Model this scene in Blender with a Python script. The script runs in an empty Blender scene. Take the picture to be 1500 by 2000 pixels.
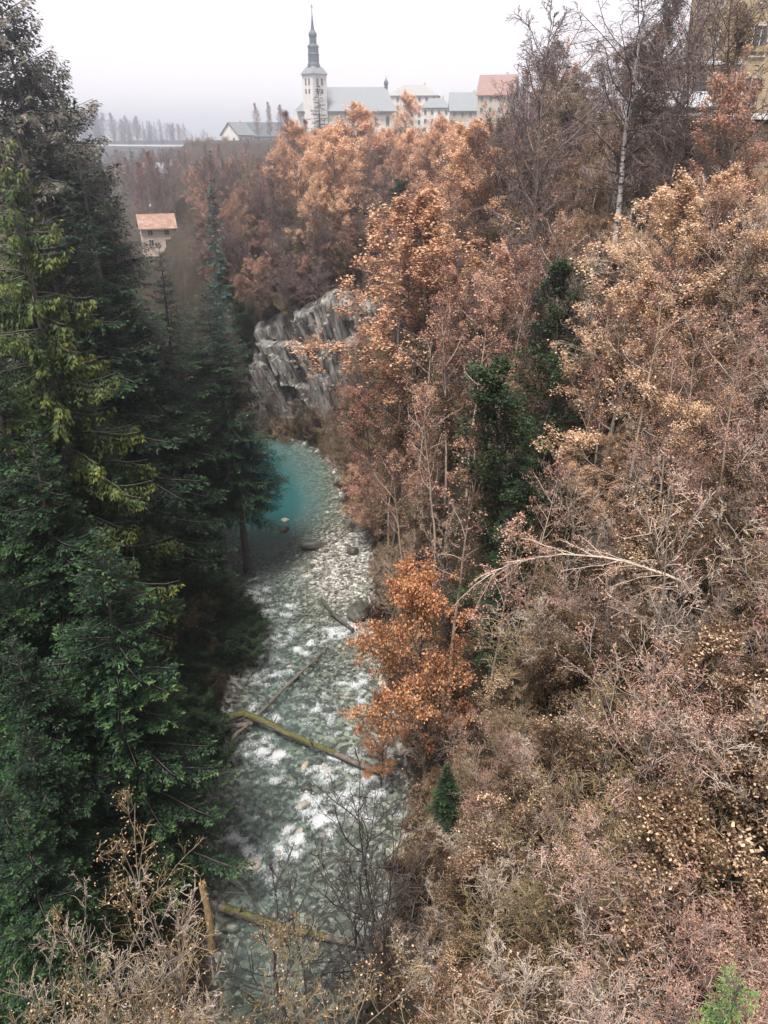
import bpy, math, numpy as np
from mathutils import Vector, Matrix, Euler

# ------------------------------------------------------------------ camera, sky, sun, exposure
SC = bpy.context.scene
COL = SC.collection
CH = 45.0                       # eye height above the river (m)
PITCH = math.radians(26.7)      # looking down from the bridge
FPX = 1450.0                    # focal length in photo pixels (1500 x 2000)
cam = bpy.data.cameras.new('camera'); camo = bpy.data.objects.new('camera', cam); COL.objects.link(camo)
cam.sensor_fit = 'VERTICAL'; cam.sensor_height = 24.0; cam.lens = 24.0 * FPX / 2000.0
cam.clip_start = 0.2; cam.clip_end = 6000
camo.location = (0, 0, CH); camo.rotation_euler = (math.pi / 2 - PITCH, 0, 0)
SC.camera = camo
SUN_EL, SUN_AZ = 68.0, 205.0     # degrees; azimuth from +Y clockwise (behind and to the left)
w = bpy.data.worlds.new('World'); SC.world = w; w.use_nodes = True
wn = w.node_tree.nodes; wl = w.node_tree.links
bgn = wn['Background']; bgn.inputs['Strength'].default_value = 0.1
sky = wn.new('ShaderNodeTexSky'); sky.sky_type = 'NISHITA'; sky.sun_disc = False
sky.sun_elevation = math.radians(SUN_EL); sky.sun_rotation = math.radians(SUN_AZ)
mixn = wn.new('ShaderNodeMix'); mixn.data_type = 'RGBA'; mixn.inputs[0].default_value = 0.97
mixn.inputs[7].default_value = (2.06, 1.92, 1.99, 1)       # closed cloud deck
wl.new(sky.outputs[0], mixn.inputs[6]); wl.new(mixn.outputs[2], bgn.inputs['Color'])
sl = bpy.data.lights.new('sun', 'SUN'); sl.energy = 1.5; sl.angle = math.radians(16); sl.color = (1.0, 0.965, 0.93)
so = bpy.data.objects.new('sun', sl); COL.objects.link(so)
a, e = math.radians(SUN_AZ), math.radians(SUN_EL)
sd = Vector((math.sin(a) * math.cos(e), math.cos(a) * math.cos(e), math.sin(e)))
so.rotation_euler = sd.to_track_quat('Z', 'Y').to_euler(); so.location = (0, 0, 80)
SC.view_settings.view_transform = 'Standard'; SC.view_settings.look = 'None'
SC.view_settings.exposure = 2.5; SC.view_settings.gamma = 1.0; SC.view_settings.use_curve_mapping = False
cy = SC.cycles
cy.max_bounces = 6; cy.diffuse_bounces = 3; cy.glossy_bounces = 2; cy.transmission_bounces = 3
cy.transparent_max_bounces = 8; cy.volume_bounces = 1; cy.caustics_reflective = False; cy.caustics_refractive = False
cy.use_denoising = True; cy.sample_clamp_indirect = 4.0

# ------------------------------------------------------------------ pixels <-> directions
CP, SP = math.cos(PITCH), math.sin(PITCH)
def ray(px, py):
    u, v = px - 750.0, 1000.0 - py
    return np.array([u, CP * FPX + SP * v, -SP * FPX + CP * v])
def on_z(px, py, z=0.0):
    d = ray(px, py); t = (z - CH) / d[2]
    return np.array([d[0] * t, d[1] * t, z])
def at_y(px, py, Y):
    d = ray(px, py); t = Y / d[1]
    return np.array([d[0] * t, Y, CH + d[2] * t])
def project(P):
    P = np.atleast_2d(P); q = P - np.array([0, 0, CH])
    dep = q[:, 1] * CP - q[:, 2] * SP; up = q[:, 1] * SP + q[:, 2] * CP
    return 750 + FPX * q[:, 0] / dep, 1000 - FPX * up / dep, dep

# ------------------------------------------------------------------ noise
_rt = np.random.default_rng(99).random(65536)
def _h(ix, iy, s): return _rt[(ix * 1619 + iy * 31337 + s * 6971) & 65535]
def vnoise(x, y, s=0):
    x = np.asarray(x, float); y = np.asarray(y, float)
    ix = np.floor(x).astype(np.int64); iy = np.floor(y).astype(np.int64); fx = x - ix; fy = y - iy
    fx = fx * fx * (3 - 2 * fx); fy = fy * fy * (3 - 2 * fy)
    a_ = _h(ix, iy, s); b_ = _h(ix + 1, iy, s); c_ = _h(ix, iy + 1, s); d_ = _h(ix + 1, iy + 1, s)
    return (a_ * (1 - fx) + b_ * fx) * (1 - fy) + (c_ * (1 - fx) + d_ * fx) * fy
def fbm(x, y, s=0, o=4):
    r = 0; A = 0.5; x = np.asarray(x, float); y = np.asarray(y, float)
    for i in range(o):
        r = r + A * (vnoise(x, y, s + i) - 0.5); x = x * 2.03; y = y * 2.03; A *= 0.5
    return r
def facets(x, y, s=0):
    """blocky fractured relief: nearest cell's own offset and tilt"""
    ix = np.floor(x).astype(np.int64); iy = np.floor(y).astype(np.int64)
    best = np.full(x.shape, 1e9); val = np.zeros(x.shape)
    for dx in (-1, 0, 1):
        for dy in (-1, 0, 1):
            jx = ix + dx; jy = iy + dy
            cx = jx + _h(jx, jy, s); cy_ = jy + _h(jx, jy, s + 7)
            d = (x - cx) ** 2 + (y - cy_) ** 2
            v = _h(jx, jy, s + 13) - .5 + (x - cx) * (_h(jx, jy, s + 17) - .5) * 1.2 + (y - cy_) * (_h(jx, jy, s + 19) - .5) * .8
            m = d < best; best = np.where(m, d, best); val = np.where(m, v, val)
    return val
def slabs(Q, Z, f, g, s):
    u = Q * f; i = np.floor(u).astype(np.int64); fu = u - i; v = Z * g + _h(i, i * 0, s) * 7; j = np.floor(v).astype(np.int64); fv = v - j
    return _h(i, j, s + 3) - .5 + (_h(i, j, s + 5) - .5) * (fu - .5) * 1.3 + (_h(i, j, s + 8) - .3) * (fv - .5) * .9
def sstep(a_, b_, x):
    t = np.clip((x - a_) / (b_ - a_), 0, 1); return t * t * (3 - 2 * t)

# ------------------------------------------------------------------ terrain
ROWS = [(870, 398, 602), (900, 410, 640), (950, 413, 668), (1000, 418, 695), (1100, 438, 726), (1160, 462, 726),
        (1200, 485, 724), (1250, 499, 727), (1300, 470, 738), (1380, 438, 762), (1460, 446, 780), (1500, 415, 785),
        (1600, 398, 790), (1700, 405, 770), (1800, 412, 742), (1900, 415, 716), (2000, 415, 690)]
lb = [on_z(r[1], r[0])[:2] for r in ROWS][::-1]; rb = [on_z(r[2], r[0])[:2] for r in ROWS][::-1]
LB = np.array([(-13, -60), (-12, -10), (-10, 5), (-9.6, 15)] + [tuple(q) for q in lb] + [(-34, 118), (-48, 127), (-80, 145), (-125, 182), (-260, 280)])
RB = np.array([(-8, -60), (-7, -10), (-5.5, 5), (-4, 15)] + [tuple(q) for q in rb] + [(-15.5, 116.5), (-24, 123), (-42, 136), (-75, 158), (-120, 196), (-250, 300)])
def sdist(x, y, PL):
    """signed distance to a bank line, positive to the right of it"""
    x = np.asarray(x, float); y = np.asarray(y, float)
    best = np.full(x.shape, 1e18); sg = np.ones(x.shape)
    for (ax, ay), (bx, by) in zip(PL[:-1], PL[1:]):
        ex, ey = bx - ax, by - ay; L = ex * ex + ey * ey
        t = np.clip(((x - ax) * ex + (y - ay) * ey) / L, 0, 1)
        qx = x - ax - t * ex; qy = y - ay - t * ey; d = qx * qx + qy * qy
        s = np.where(ex * (y - ay) - ey * (x - ax) < 0, 1.0, -1.0)
        m = d < best - 1e-9; best = np.where(m, d, best); sg = np.where(m, s, sg)
    return sg * np.sqrt(best)
BAR = on_z(648, 1100)[:2]
def bed_z(x, y):
    dl = sdist(x, y, LB); dr = -sdist(x, y, RB); wid = np.maximum(dl + dr, .1)
    u = np.clip(dl / wid, 0, 1)
    pool = sstep(72, 94, y + 5 * fbm(x * .2, y * .2, 36, 2))
    deep = (0.35 + 1.25 * pool) * np.exp(-((u - .34 - .04 * pool) / (.27 + .16 * pool) + .25 * fbm(x * .3, y * .15, 37, 3)) ** 2)
    z = -0.22 - deep - .08 * np.minimum(dl, dr).clip(0, 2)
    # gravel bar
    q = ((x - BAR[0]) / 4.6) ** 2 + ((y - BAR[1]) / 13.5) ** 2
    bar = np.exp(-q * 1.1) * (0.75 + .5 * fbm(x * .5, y * .5, 41, 3))
    z = z + bar * 1.05
    q2 = on_z(455, 1345); z = z + .55 * np.exp(-((x - q2[0]) / 1.3) ** 2 - ((y - q2[1]) / 4) ** 2)
    q3 = on_z(665, 960); z = z + .55 * np.exp(-((x - q3[0]) / 1.8) ** 2 - ((y - q3[1]) / 9) ** 2)
    z = z + .16 * fbm(x * 1.3, y * 1.3, 5, 3)
    return z, deep
CLX = np.array([-22, -12, -4.5, 3.0, 9]); CLY = np.array([121.5, 119.5, 116.5, 116.0, 119]); CLT = np.array([20., 21, 22.5, 23, 22])
def terrain(x, y, full=False):
    x = np.atleast_1d(np.asarray(x, float)); y = np.atleast_1d(np.asarray(y, float))
    dr = sdist(x, y, RB); dl = -sdist(x, y, LB)
    A = np.interp(dr, [0, 1.5, 4, 8, 12, 18, 26, 40, 100, 400, 2000], [.15, 1.6, 6, 18.5, 28, 37, 41, 43.5, 46, 47, 47])
    B = np.interp(dr, [0, 2, 3.5, 6, 10, 25, 80, 130, 400, 2000], [.15, 1.5, 8, 23.5, 26, 31, 40, 43.5, 45, 45])
    C = np.interp(dr, [0, 5, 35, 120, 250, 2000], [.15, 3, 22, 25, 27, 30])
    R = A + (B - A) * sstep(84, 114, y)
    xb = -34 - np.clip(y - 130, 0, 320) * .22
    R = R + (C - R) * sstep(0, 16, xb - x) * sstep(110, 124, y)
    far = 27 + 9 * sstep(640, 880, y) + 6 * sstep(900, 1050, y); R = np.where(y > 580, np.maximum(R, far), R)
    hx, hy = x + 51, y - 171; R = R + (22.8 - R) * np.exp(-((hx / 13) ** 2 + (hy / 11) ** 2) ** 2)
    L = np.interp(dl, [0, 1, 3, 7, 12, 20, 30, 45, 80, 400, 2000], [.15, 1.6, 3.6, 7, 12.5, 23, 33, 42, 46, 48, 48])
    n = fbm(x * .07, y * .07, 1, 4) * 7 + fbm(x * .4, y * .4, 9, 3) * 1.1
    yc = np.interp(x, CLX, CLY); tp = np.interp(x, CLX, CLT)
    fx = sstep(-30, -24, x) * (1 - sstep(4, 10, x)); bh = y - yc
    R = np.where((bh > 0) & (bh < 40), R + np.maximum(tp * sstep(4.5, 7.5, bh) - R, 0) * fx * (1 - sstep(12, 40, bh)), R)
    cap = 1.2 + .35 * dr + np.maximum(x + 3, 0) * 3.5 + np.maximum(98 - y, 0) * 1.2
    R = np.where(bh <= 4.2, np.minimum(R, cap), R)
    amp = np.clip(np.maximum(dr, dl) / 8, 0, 1)
    inr = (dr <= 0) & (dl <= 0)
    bz, deep = bed_z(x, y)
    z = np.where(inr, bz, np.where(dr > 0, R, L) + n * amp * (1 - .7 * sstep(180, 260, y)))
    if full: return z, dr, dl, inr
    return z
def tz(x, y): return float(terrain(x, y)[0])
def hit(px, py, tmax=700):
    d = ray(px, py); d = d / np.linalg.norm(d)
    t = np.arange(6, tmax, .35); P = d[None] * t[:, None] + np.array([0, 0, CH])
    below = np.nonzero(P[:, 2] < terrain(P[:, 0], P[:, 1]))[0]
    return P[below[0]] if len(below) else P[-1]

# ------------------------------------------------------------------ mesh builder
class MB:
    def __init__(s): s.V = []; s.F = []; s.n = 0; s.A = []
    def add(s, v, f, mat=0, attr=None):
        v = np.asarray(v, np.float64).reshape(-1, 3); f = np.asarray(f, np.int64)
        if len(v) == 0: return
        s.V.append(v); s.F.append((f + s.n, mat)); s.n += len(v)
        s.A.append(np.full(len(v), .5) if attr is None else np.broadcast_to(np.asarray(attr, float), (len(v),)))
    def mesh(s, name, mats, smooth=False, attr=True):
        me = bpy.data.meshes.new(name)
        V = np.concatenate(s.V); loops = np.concatenate([f.ravel() for f, m in s.F])
        cnt = np.concatenate([np.full(len(f), f.shape[1]) for f, m in s.F])
        mi = np.concatenate([np.full(len(f), m) for f, m in s.F])
        me.vertices.add(len(V)); me.vertices.foreach_set('co', V.astype(np.float32).ravel())
        me.loops.add(len(loops)); me.loops.foreach_set('vertex_index', loops.astype(np.int32))
        me.polygons.add(len(cnt)); st = np.concatenate([[0], np.cumsum(cnt)[:-1]])
        me.polygons.foreach_set('loop_start', st.astype(np.int32)); me.polygons.foreach_set('loop_total', cnt.astype(np.int32))
        me.polygons.foreach_set('material_index', mi.astype(np.int32))
        me.polygons.foreach_set('use_smooth', np.full(len(cnt), smooth))
        for m in mats: me.materials.append(m)
        if attr:
            at = me.attributes.new('v', 'FLOAT', 'POINT'); at.data.foreach_set('value', np.concatenate(s.A).astype(np.float32))
        me.update(calc_edges=True); return me
def link(name, me, parent=None, loc=(0, 0, 0)):
    o = bpy.data.objects.new(name, me); COL.objects.link(o); o.location = loc
    if parent is not None: o.parent = parent
    return o
def tag(o, label=None, cat=None, group=None, kind=None):
    if label: o['label'] = label
    if cat: o['category'] = cat
    if group: o['group'] = group
    if kind: o['kind'] = kind
    return o
def thing(name, label, cat, loc=(0, 0, 0), rot=(0, 0, 0), group=None, scale=(1, 1, 1)):
    o = bpy.data.objects.new(name, None); COL.objects.link(o); o.location = loc; o.rotation_euler = rot; o.scale = scale
    o.empty_display_size = .3
    return tag(o, label, cat, group)
def nrm(v): return v / np.maximum(np.linalg.norm(v, axis=-1, keepdims=True), 1e-9)
def frames(T):
    up = np.where(np.abs(T[..., 2:3]) > .9, np.array([1., 0, 0]), np.array([0, 0, 1.]))
    S = nrm(np.cross(T, up)); return S, np.cross(S, T)
def segs(mb, P0, P1, R0, R1, k=3, mat=0, attr=None):
    N = len(P0)
    if N == 0: return
    S, U = frames(nrm(P1 - P0)); an = np.arange(k) * 2 * np.pi / k
    ring = np.cos(an)[None, :, None] * S[:, None] + np.sin(an)[None, :, None] * U[:, None]
    A0 = P0[:, None] + ring * np.asarray(R0)[:, None, None]; A1 = P1[:, None] + ring * np.asarray(R1)[:, None, None]
    V = np.concatenate([A0, A1], 1).reshape(-1, 3)
    b = (np.arange(N) * 2 * k)[:, None]; i = np.arange(k)[None]; j = (np.arange(k)[None] + 1) % k
    F = np.stack([b + i, b + j, b + k + j, b + k + i], -1).reshape(-1, 4)
    mb.add(V, F, mat, None if attr is None else np.repeat(attr, 2 * k))
def branches(mb, pts, R0, R1, k=3, mat=0, attr=None):
    """pts N,n+1,3 -> continuous ribs"""
    N, n1, _ = pts.shape; t = np.linspace(0, 1, n1)
    R = R0[:, None] + (R1 - R0)[:, None] * t[None]
    segs(mb, pts[:, :-1].reshape(-1, 3), pts[:, 1:].reshape(-1, 3), R[:, :-1].ravel(), R[:, 1:].ravel(), k, mat,
         None if attr is None else np.repeat(attr, n1 - 1))
def tube(mb, pts, rad, k=8, mat=0, cap=True, rough=0, rng=None):
    pts = np.asarray(pts, float); n = len(pts); T = nrm(np.gradient(pts, axis=0)); S, U = frames(T)
    an = np.arange(k) * 2 * np.pi / k; rr = np.asarray(rad, float)[:, None] * (1 + (0 if rng is None else rng.normal(0, rough, (n, k))))
    V = pts[:, None] + (np.cos(an)[None, :, None] * S[:, None] + np.sin(an)[None, :, None] * U[:, None]) * rr[..., None]
    i = np.arange(n - 1)[:, None] * k; j = np.arange(k)[None]; j2 = (j + 1) % k
    F = np.stack([i + j, i + j2, i + k + j2, i + k + j], -1).reshape(-1, 4)
    n0 = mb.n; mb.add(V.reshape(-1, 3), F, mat)
    if cap:
        for e, c in ((0, pts[0]), (n - 1, pts[-1])):
            ring = V[e]; mb.add(np.concatenate([ring, c[None]]), np.stack([np.arange(k), (np.arange(k) + 1) % k, np.full(k, k)], -1), mat)
def diamonds(mb, B, D, W, L, w, mat=0, attr=None, bend=0.0):
    """leaf-sized faces: base, two shoulders, tip"""
    L = np.asarray(L)[:, None]; w = np.asarray(w)[:, None]; Nn = np.cross(D, W)
    m = B + D * L * .45; tip = B + D * L - Nn * L * bend
    V = np.stack([B, m + W * w, tip, m - W * w], 1).reshape(-1, 3)
    F = (np.arange(len(B)) * 4)[:, None] + np.arange(4)[None]
    mb.add(V, F, mat, None if attr is None else np.repeat(attr, 4))
def boxv(x0, x1, y0, y1, z0, z1):
    V = np.array([(x, y, z) for z in (z0, z1) for y in (y0, y1) for x in (x0, x1)], float)
    F = np.array([(0, 2, 3, 1), (4, 5, 7, 6), (0, 1, 5, 4), (2, 6, 7, 3), (0, 4, 6, 2), (1, 3, 7, 5)]); return V, F
def box(mb, *a, mat=0): V, F = boxv(*a); mb.add(V, F, mat)

# ------------------------------------------------------------------ materials
def newmat(name):
    m = bpy.data.materials.new(name); m.use_nodes = True; nt = m.node_tree
    return m, nt.nodes, nt.links, nt.nodes['Principled BSDF']
def ramp(N, cols):
    r = N.new('ShaderNodeValToRGB'); el = r.color_ramp.elements
    while len(el) < len(cols): el.new(.5)
    for e_, (p, c) in zip(el, cols): e_.position = p; e_.color = (*c, 1)
    return r
def leafmat(name, cols, rough=.65, transl=.3, objvar=.25):
    m, N, K, b = newmat(name)
    at = N.new('ShaderNodeAttribute'); at.attribute_name = 'v'
    oi = N.new('ShaderNodeObjectInfo'); ad = N.new('ShaderNodeMath'); ad.operation = 'MULTIPLY_ADD'
    ad.inputs[1].default_value = objvar; K.new(oi.outputs['Random'], ad.inputs[0])
    sb = N.new('ShaderNodeMath'); sb.operation = 'SUBTRACT'; sb.inputs[1].default_value = objvar / 2
    K.new(at.outputs['Fac'], ad.inputs[2]); K.new(ad.outputs[0], sb.inputs[0])
    r = ramp(N, cols); K.new(sb.outputs[0], r.inputs[0]); K.new(r.outputs[0], b.inputs['Base Color'])
    b.inputs['Roughness'].default_value = rough; b.inputs['Specular IOR Level'].default_value = .25
    if transl:
        tr = N.new('ShaderNodeBsdfTranslucent'); K.new(r.outputs[0], tr.inputs[0]); mx = N.new('ShaderNodeMixShader'); mx.inputs[0].default_value = transl
        K.new(b.outputs[0], mx.inputs[1]); K.new(tr.outputs[0], mx.inputs[2]); K.new(mx.outputs[0], N['Material Output'].inputs[0])
    return m
def noisemat(name, cols, scale=2.0, rough=.85, stretch=(1, 1, 1), detail=6, bump=.3, dist=.05, spec=.3, coord='Object', extra=None):
    m, N, K, b = newmat(name)
    tc = N.new('ShaderNodeTexCoord'); mp = N.new('ShaderNodeMapping'); mp.inputs['Scale'].default_value = stretch
    K.new(tc.outputs[coord], mp.inputs[0])
    n = N.new('ShaderNodeTexNoise'); n.inputs['Scale'].default_value = scale; n.inputs['Detail'].default_value = detail; n.inputs['Roughness'].default_value = .65
    K.new(mp.outputs[0], n.inputs[0]); r = ramp(N, cols); K.new(n.outputs[0], r.inputs[0]); K.new(r.outputs[0], b.inputs['Base Color'])
    b.inputs['Roughness'].default_value = rough; b.inputs['Specular IOR Level'].default_value = spec
    if bump:
        bp = N.new('ShaderNodeBump'); bp.inputs['Strength'].default_value = bump; bp.inputs['Distance'].default_value = dist
        K.new(n.outputs[0], bp.inputs['Height']); K.new(bp.outputs[0], b.inputs['Normal'])
    return m
M = {}
M['bark_dark'] = noisemat('bark_dark', [(.3, (.028, .024, .02)), (.7, (.085, .07, .058))], 3, stretch=(4, 4, .8), bump=.6)
M['bark_moss'] = noisemat('bark_moss', [(.35, (.06, .05, .042)), (.52, (.13, .11, .09)), (.68, (.10, .105, .03))], 1.6, stretch=(2, 2, 1), bump=.5)
M['bark_grey'] = noisemat('bark_grey', [(.3, (.10, .085, .075)), (.7, (.24, .20, .17))], 3, stretch=(4, 4, .8), bump=.4)
M['bark_fir'] = noisemat('bark_fir', [(.3, (.05, .042, .036)), (.7, (.16, .13, .11))], 3, stretch=(4, 4, 1), bump=.5)
M['bark_birch'] = noisemat('bark_birch', [(.40, (.03, .027, .025)), (.47, (.50, .47, .44)), (.7, (.72, .69, .66))], 1.3, stretch=(1, 1, 3.5), bump=.3)
M['twig_pale'] = leafmat('twig_pale', [(.0, (.22, .165, .12)), (.5, (.42, .335, .265)), (1., (.60, .51, .44))], .8, 0, .3)
M['twig_tan'] = leafmat('twig_tan', [(.0, (.11, .078, .04)), (.5, (.25, .18, .095)), (1., (.44, .33, .19))], .8, 0, .6)
M['twig_pink'] = leafmat('twig_pink', [(.0, (.15, .09, .07)), (.5, (.34, .235, .19)), (1., (.56, .44, .39))], .8, 0, .5)
M['twig_purple'] = leafmat('twig_purple', [(.0, (.075, .052, .048)), (.5, (.145, .105, .098)), (1., (.22, .17, .165))], .8, 0, .3)
M['twig_dark'] = leafmat('twig_dark', [(.0, (.025, .02, .02)), (.5, (.05, .042, .04)), (1., (.10, .085, .08))], .8, 0, .2)
M['leaf_orange'] = leafmat('leaf_orange', [(0, (.20, .095, .05)), (.3, (.54, .30, .175)), (.65, (.72, .45, .28)), (1, (.82, .60, .42))], .6, .3, .3)
M['leaf_copper'] = leafmat('leaf_copper', [(0, (.16, .065, .03)), (.35, (.46, .205, .095)), (.75, (.70, .38, .19)), (1, (.82, .56, .33))], .55, .3, .15)
M['leaf_pinkbrown'] = leafmat('leaf_pinkbrown', [(0, (.14, .07, .048)), (.45, (.38, .20, .135)), (.8, (.54, .32, .22)), (1, (.66, .45, .33))], .65, .3, .35)
M['leaf_tan'] = leafmat('leaf_tan', [(0, (.16, .095, .052)), (.4, (.50, .315, .19)), (.75, (.70, .49, .325)), (1, (.82, .65, .48))], .65, .3, .35)
M['leaf_brown'] = leafmat('leaf_brown', [(0, (.022, .014, .008)), (.5, (.08, .047, .026)), (.85, (.26, .158, .092)), (1, (.66, .49, .33))], .7, .25, .5)
M['litter'] = leafmat('litter', [(0, (.02, .013, .009)), (.6, (.085, .05, .032)), (.9, (.19, .115, .07)), (1, (.36, .25, .16))], .8, .1, 0)
M['leaf_rust'] = leafmat('leaf_rust', [(0, (.11, .045, .032)), (.5, (.24, .11, .075)), (1, (.36, .19, .13))], .7, .3, .3)
M['ivy'] = leafmat('ivy', [(0, (.005, .014, .006)), (.5, (.014, .034, .013)), (1, (.055, .085, .025))], .5, .15, .2)
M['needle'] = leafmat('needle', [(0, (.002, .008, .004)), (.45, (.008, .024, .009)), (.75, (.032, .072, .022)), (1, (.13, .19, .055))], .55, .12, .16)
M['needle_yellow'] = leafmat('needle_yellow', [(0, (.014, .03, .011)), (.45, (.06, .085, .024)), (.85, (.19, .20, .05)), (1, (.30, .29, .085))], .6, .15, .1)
M['needle_blue'] = leafmat('needle_blue', [(0, (.010, .028, .022)), (.5, (.026, .062, .046)), (1, (.075, .125, .085))], .6, .12, .15)
M['needle_dry'] = leafmat('needle_dry', [(0, (.03, .034, .027)), (.5, (.10, .085, .065)), (1, (.22, .17, .13))], .7, .12, .2)
M['needle_bright'] = leafmat('needle_bright', [(0, (.04, .10, .02)), (.5, (.11, .22, .05)), (1, (.22, .34, .10))], .55, .15, .1)
M['stone'] = noisemat('river_stone', [(.3, (.16, .145, .125)), (.6, (.36, .325, .28)), (.8, (.48, .44, .38))], 2.5, bump=.35)
M['stone_tan'] = noisemat('tan_stone', [(.3, (.22, .17, .12)), (.7, (.46, .38, .28))], 2.5, bump=.35)
M['stone_dark'] = noisemat('wet_dark_stone', [(.35, (.03, .03, .028)), (.6, (.08, .075, .06)), (.75, (.07, .085, .025))], 2.2, rough=.5, bump=.4)
M['wood_raw'] = noisemat('broken_wood', [(.3, (.20, .12, .055)), (.55, (.42, .29, .15)), (.75, (.56, .42, .25))], 3, stretch=(6, 6, .7), bump=.8)
M['moss'] = noisemat('moss', [(.3, (.035, .035, .014)), (.55, (.085, .08, .025)), (.75, (.16, .14, .05))], 5, bump=.8)
M['wood_wet'] = noisemat('wet_wood', [(.3, (.05, .042, .034)), (.7, (.17, .14, .11))], 3, stretch=(1, 1, 1), bump=.5)

# ------------------------------------------------------------------ the ground
def build_ground():
    xs = np.concatenate([-np.geomspace(1500, 82, 26), np.arange(-80, 60, 1.1), np.geomspace(60, 1500, 26)])
    ys = np.concatenate([np.linspace(-500, -22, 10), np.arange(-20, 135, 1.05), np.arange(135, 260, 2.5), np.geomspace(260, 1600, 50)])
    X, Y = np.meshgrid(xs, ys); z, dr, dl, inr = terrain(X.ravel(), Y.ravel(), True)
    nx, ny = len(xs), len(ys); i = np.arange(ny - 1)[:, None] * nx + np.arange(nx - 1)[None]
    F = np.stack([i, i + 1, i + nx + 1, i + nx], -1).reshape(-1, 4)
    mb = MB(); mb.add(np.stack([X.ravel(), Y.ravel(), z], -1), F)
    # v: 0 bed/gravel, .5 fallen leaves, 1 mossy conifer bank
    shore = np.clip(np.maximum(dr, dl) / (1.0 + 1.6 * fbm(X.ravel() * .45, Y.ravel() * .45, 61, 3)), 0, 1); v = np.where(dr > dl, .5, 1.0) * shore
    mb.A = [v]
    m, N, K, b = newmat('forest_floor')
    at = N.new('ShaderNodeAttribute'); at.attribute_name = 'v'
    tc = N.new('ShaderNodeTexCoord')
    n1 = N.new('ShaderNodeTexNoise'); n1.inputs['Scale'].default_value = 1.4; n1.inputs['Detail'].default_value = 8; n1.inputs['Roughness'].default_value = .75; K.new(tc.outputs['Object'], n1.inputs[0])
    vo = N.new('ShaderNodeTexVoronoi'); vo.inputs['Scale'].default_value = 3.2; K.new(tc.outputs['Object'], vo.inputs[0])
    bed = ramp(N, [(0, (.03, .029, .026)), (.4, (.12, .115, .10)), (.75, (.27, .255, .225)), (1, (.50, .47, .42))])
    sx = N.new('ShaderNodeSeparateColor'); K.new(vo.outputs['Color'], sx.inputs[0]); K.new(sx.outputs[0], bed.inputs[0])
    lit = ramp(N, [(.3, (.010, .009, .006)), (.5, (.028, .021, .013)), (.68, (.075, .05, .032))]); K.new(n1.outputs[0], lit.inputs[0])
    mos = ramp(N, [(.3, (.008, .012, .007)), (.52, (.02, .026, .012)), (.7, (.05, .044, .024))]); K.new(n1.outputs[0], mos.inputs[0])
    def mr(a0, a1):
        q = N.new('ShaderNodeMapRange'); q.inputs[1].default_value = a0; q.inputs[2].default_value = a1; K.new(at.outputs['Fac'], q.inputs[0]); return q
    m1 = N.new('ShaderNodeMix'); m1.data_type = 'RGBA'; K.new(mr(.05, .4).outputs[0], m1.inputs[0]); K.new(bed.outputs[0], m1.inputs[6]); K.new(lit.outputs[0], m1.inputs[7])
    m2 = N.new('ShaderNodeMix'); m2.data_type = 'RGBA'; K.new(mr(.55, .9).outputs[0], m2.inputs[0]); K.new(m1.outputs[2], m2.inputs[6]); K.new(mos.outputs[0], m2.inputs[7])
    K.new(m2.outputs[2], b.inputs['Base Color']); b.inputs['Roughness'].default_value = .9; b.inputs['Specular IOR Level'].default_value = .2
    bp = N.new('ShaderNodeBump'); bp.inputs['Strength'].default_value = .6; bp.inputs['Distance'].default_value = .15; K.new(n1.outputs[0], bp.inputs['Height']); K.new(bp.outputs[0], b.inputs['Normal'])
    o = link('ground', mb.mesh('ground', [m], True)); tag(o, 'steep wooded gorge ground with fallen leaves and pebble bed', 'ground', kind='structure')
build_ground()

# ------------------------------------------------------------------ river
BOULD = []      # filled below before the water: x, y, r
rngB = np.random.default_rng(5)
for px, py, r, k in [(608, 1070, 1.15, 'd'), (690, 1083, .8, 'd'), (700, 1203, 1.5, 'd'), (555, 1035, .8, 'd'), (558, 1016, .6, 's'), (612, 1102, .45, 's'),
                     (598, 1538, .55, 'd'), (570, 1525, .35, 't'), (541, 1467, .35, 't'), (595, 1495, .5, 't'), (623, 1488, .5, 'd'), (636, 1503, .5, 's'),
                     (538, 1520, .35, 's'), (624, 1556, .3, 't'), (590, 1573, .6, 's'), (623, 1600, .35, 't'), (583, 1625, .45, 's'), (580, 1640, .35, 't'),
                     (493, 1690, .8, 's'), (545, 1663, .4, 's'), (583, 1262, .35, 't'), (566, 1300, .35, 't'), (607, 1220, .35, 't'), (601, 1255, .3, 's'),
                     (455, 1437, .3, 't'), (534, 1410, .3, 't'), (756, 1465, .45, 'd'), (643, 1260, .3, 's'), (560, 1180, .3, 's'), (640, 1000, .4, 's'),
                     (600, 930, .3, 's'), (535, 945, .35, 'd'), (520, 1048, .3, 'd'), (610, 1140, .4, 's'), (604, 1125, .35, 't'), (580, 1085, .35, 's'),
                     (560, 1096, .35, 's'), (635, 1150, .35, 's'), (625, 1095, .4, 's'), (590, 1110, .3, 't'), (660, 1130, .35, 's'), (440, 1505, .5, 'd'), (648, 1165, .3, 's')]:
    q = on_z(px, py); BOULD.append((q[0], q[1], r, k))
for i in range(46):
    px = rngB.uniform(440, 720); py = rngB.uniform(1040, 1900); q = on_z(px, py)
    if sdist(q[0], q[1], LB) > .8 and sdist(q[0], q[1], RB) < -.8: BOULD.append((q[0], q[1], rngB.uniform(.16, .34), 'sstd'[rngB.integers(4)]))
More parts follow.
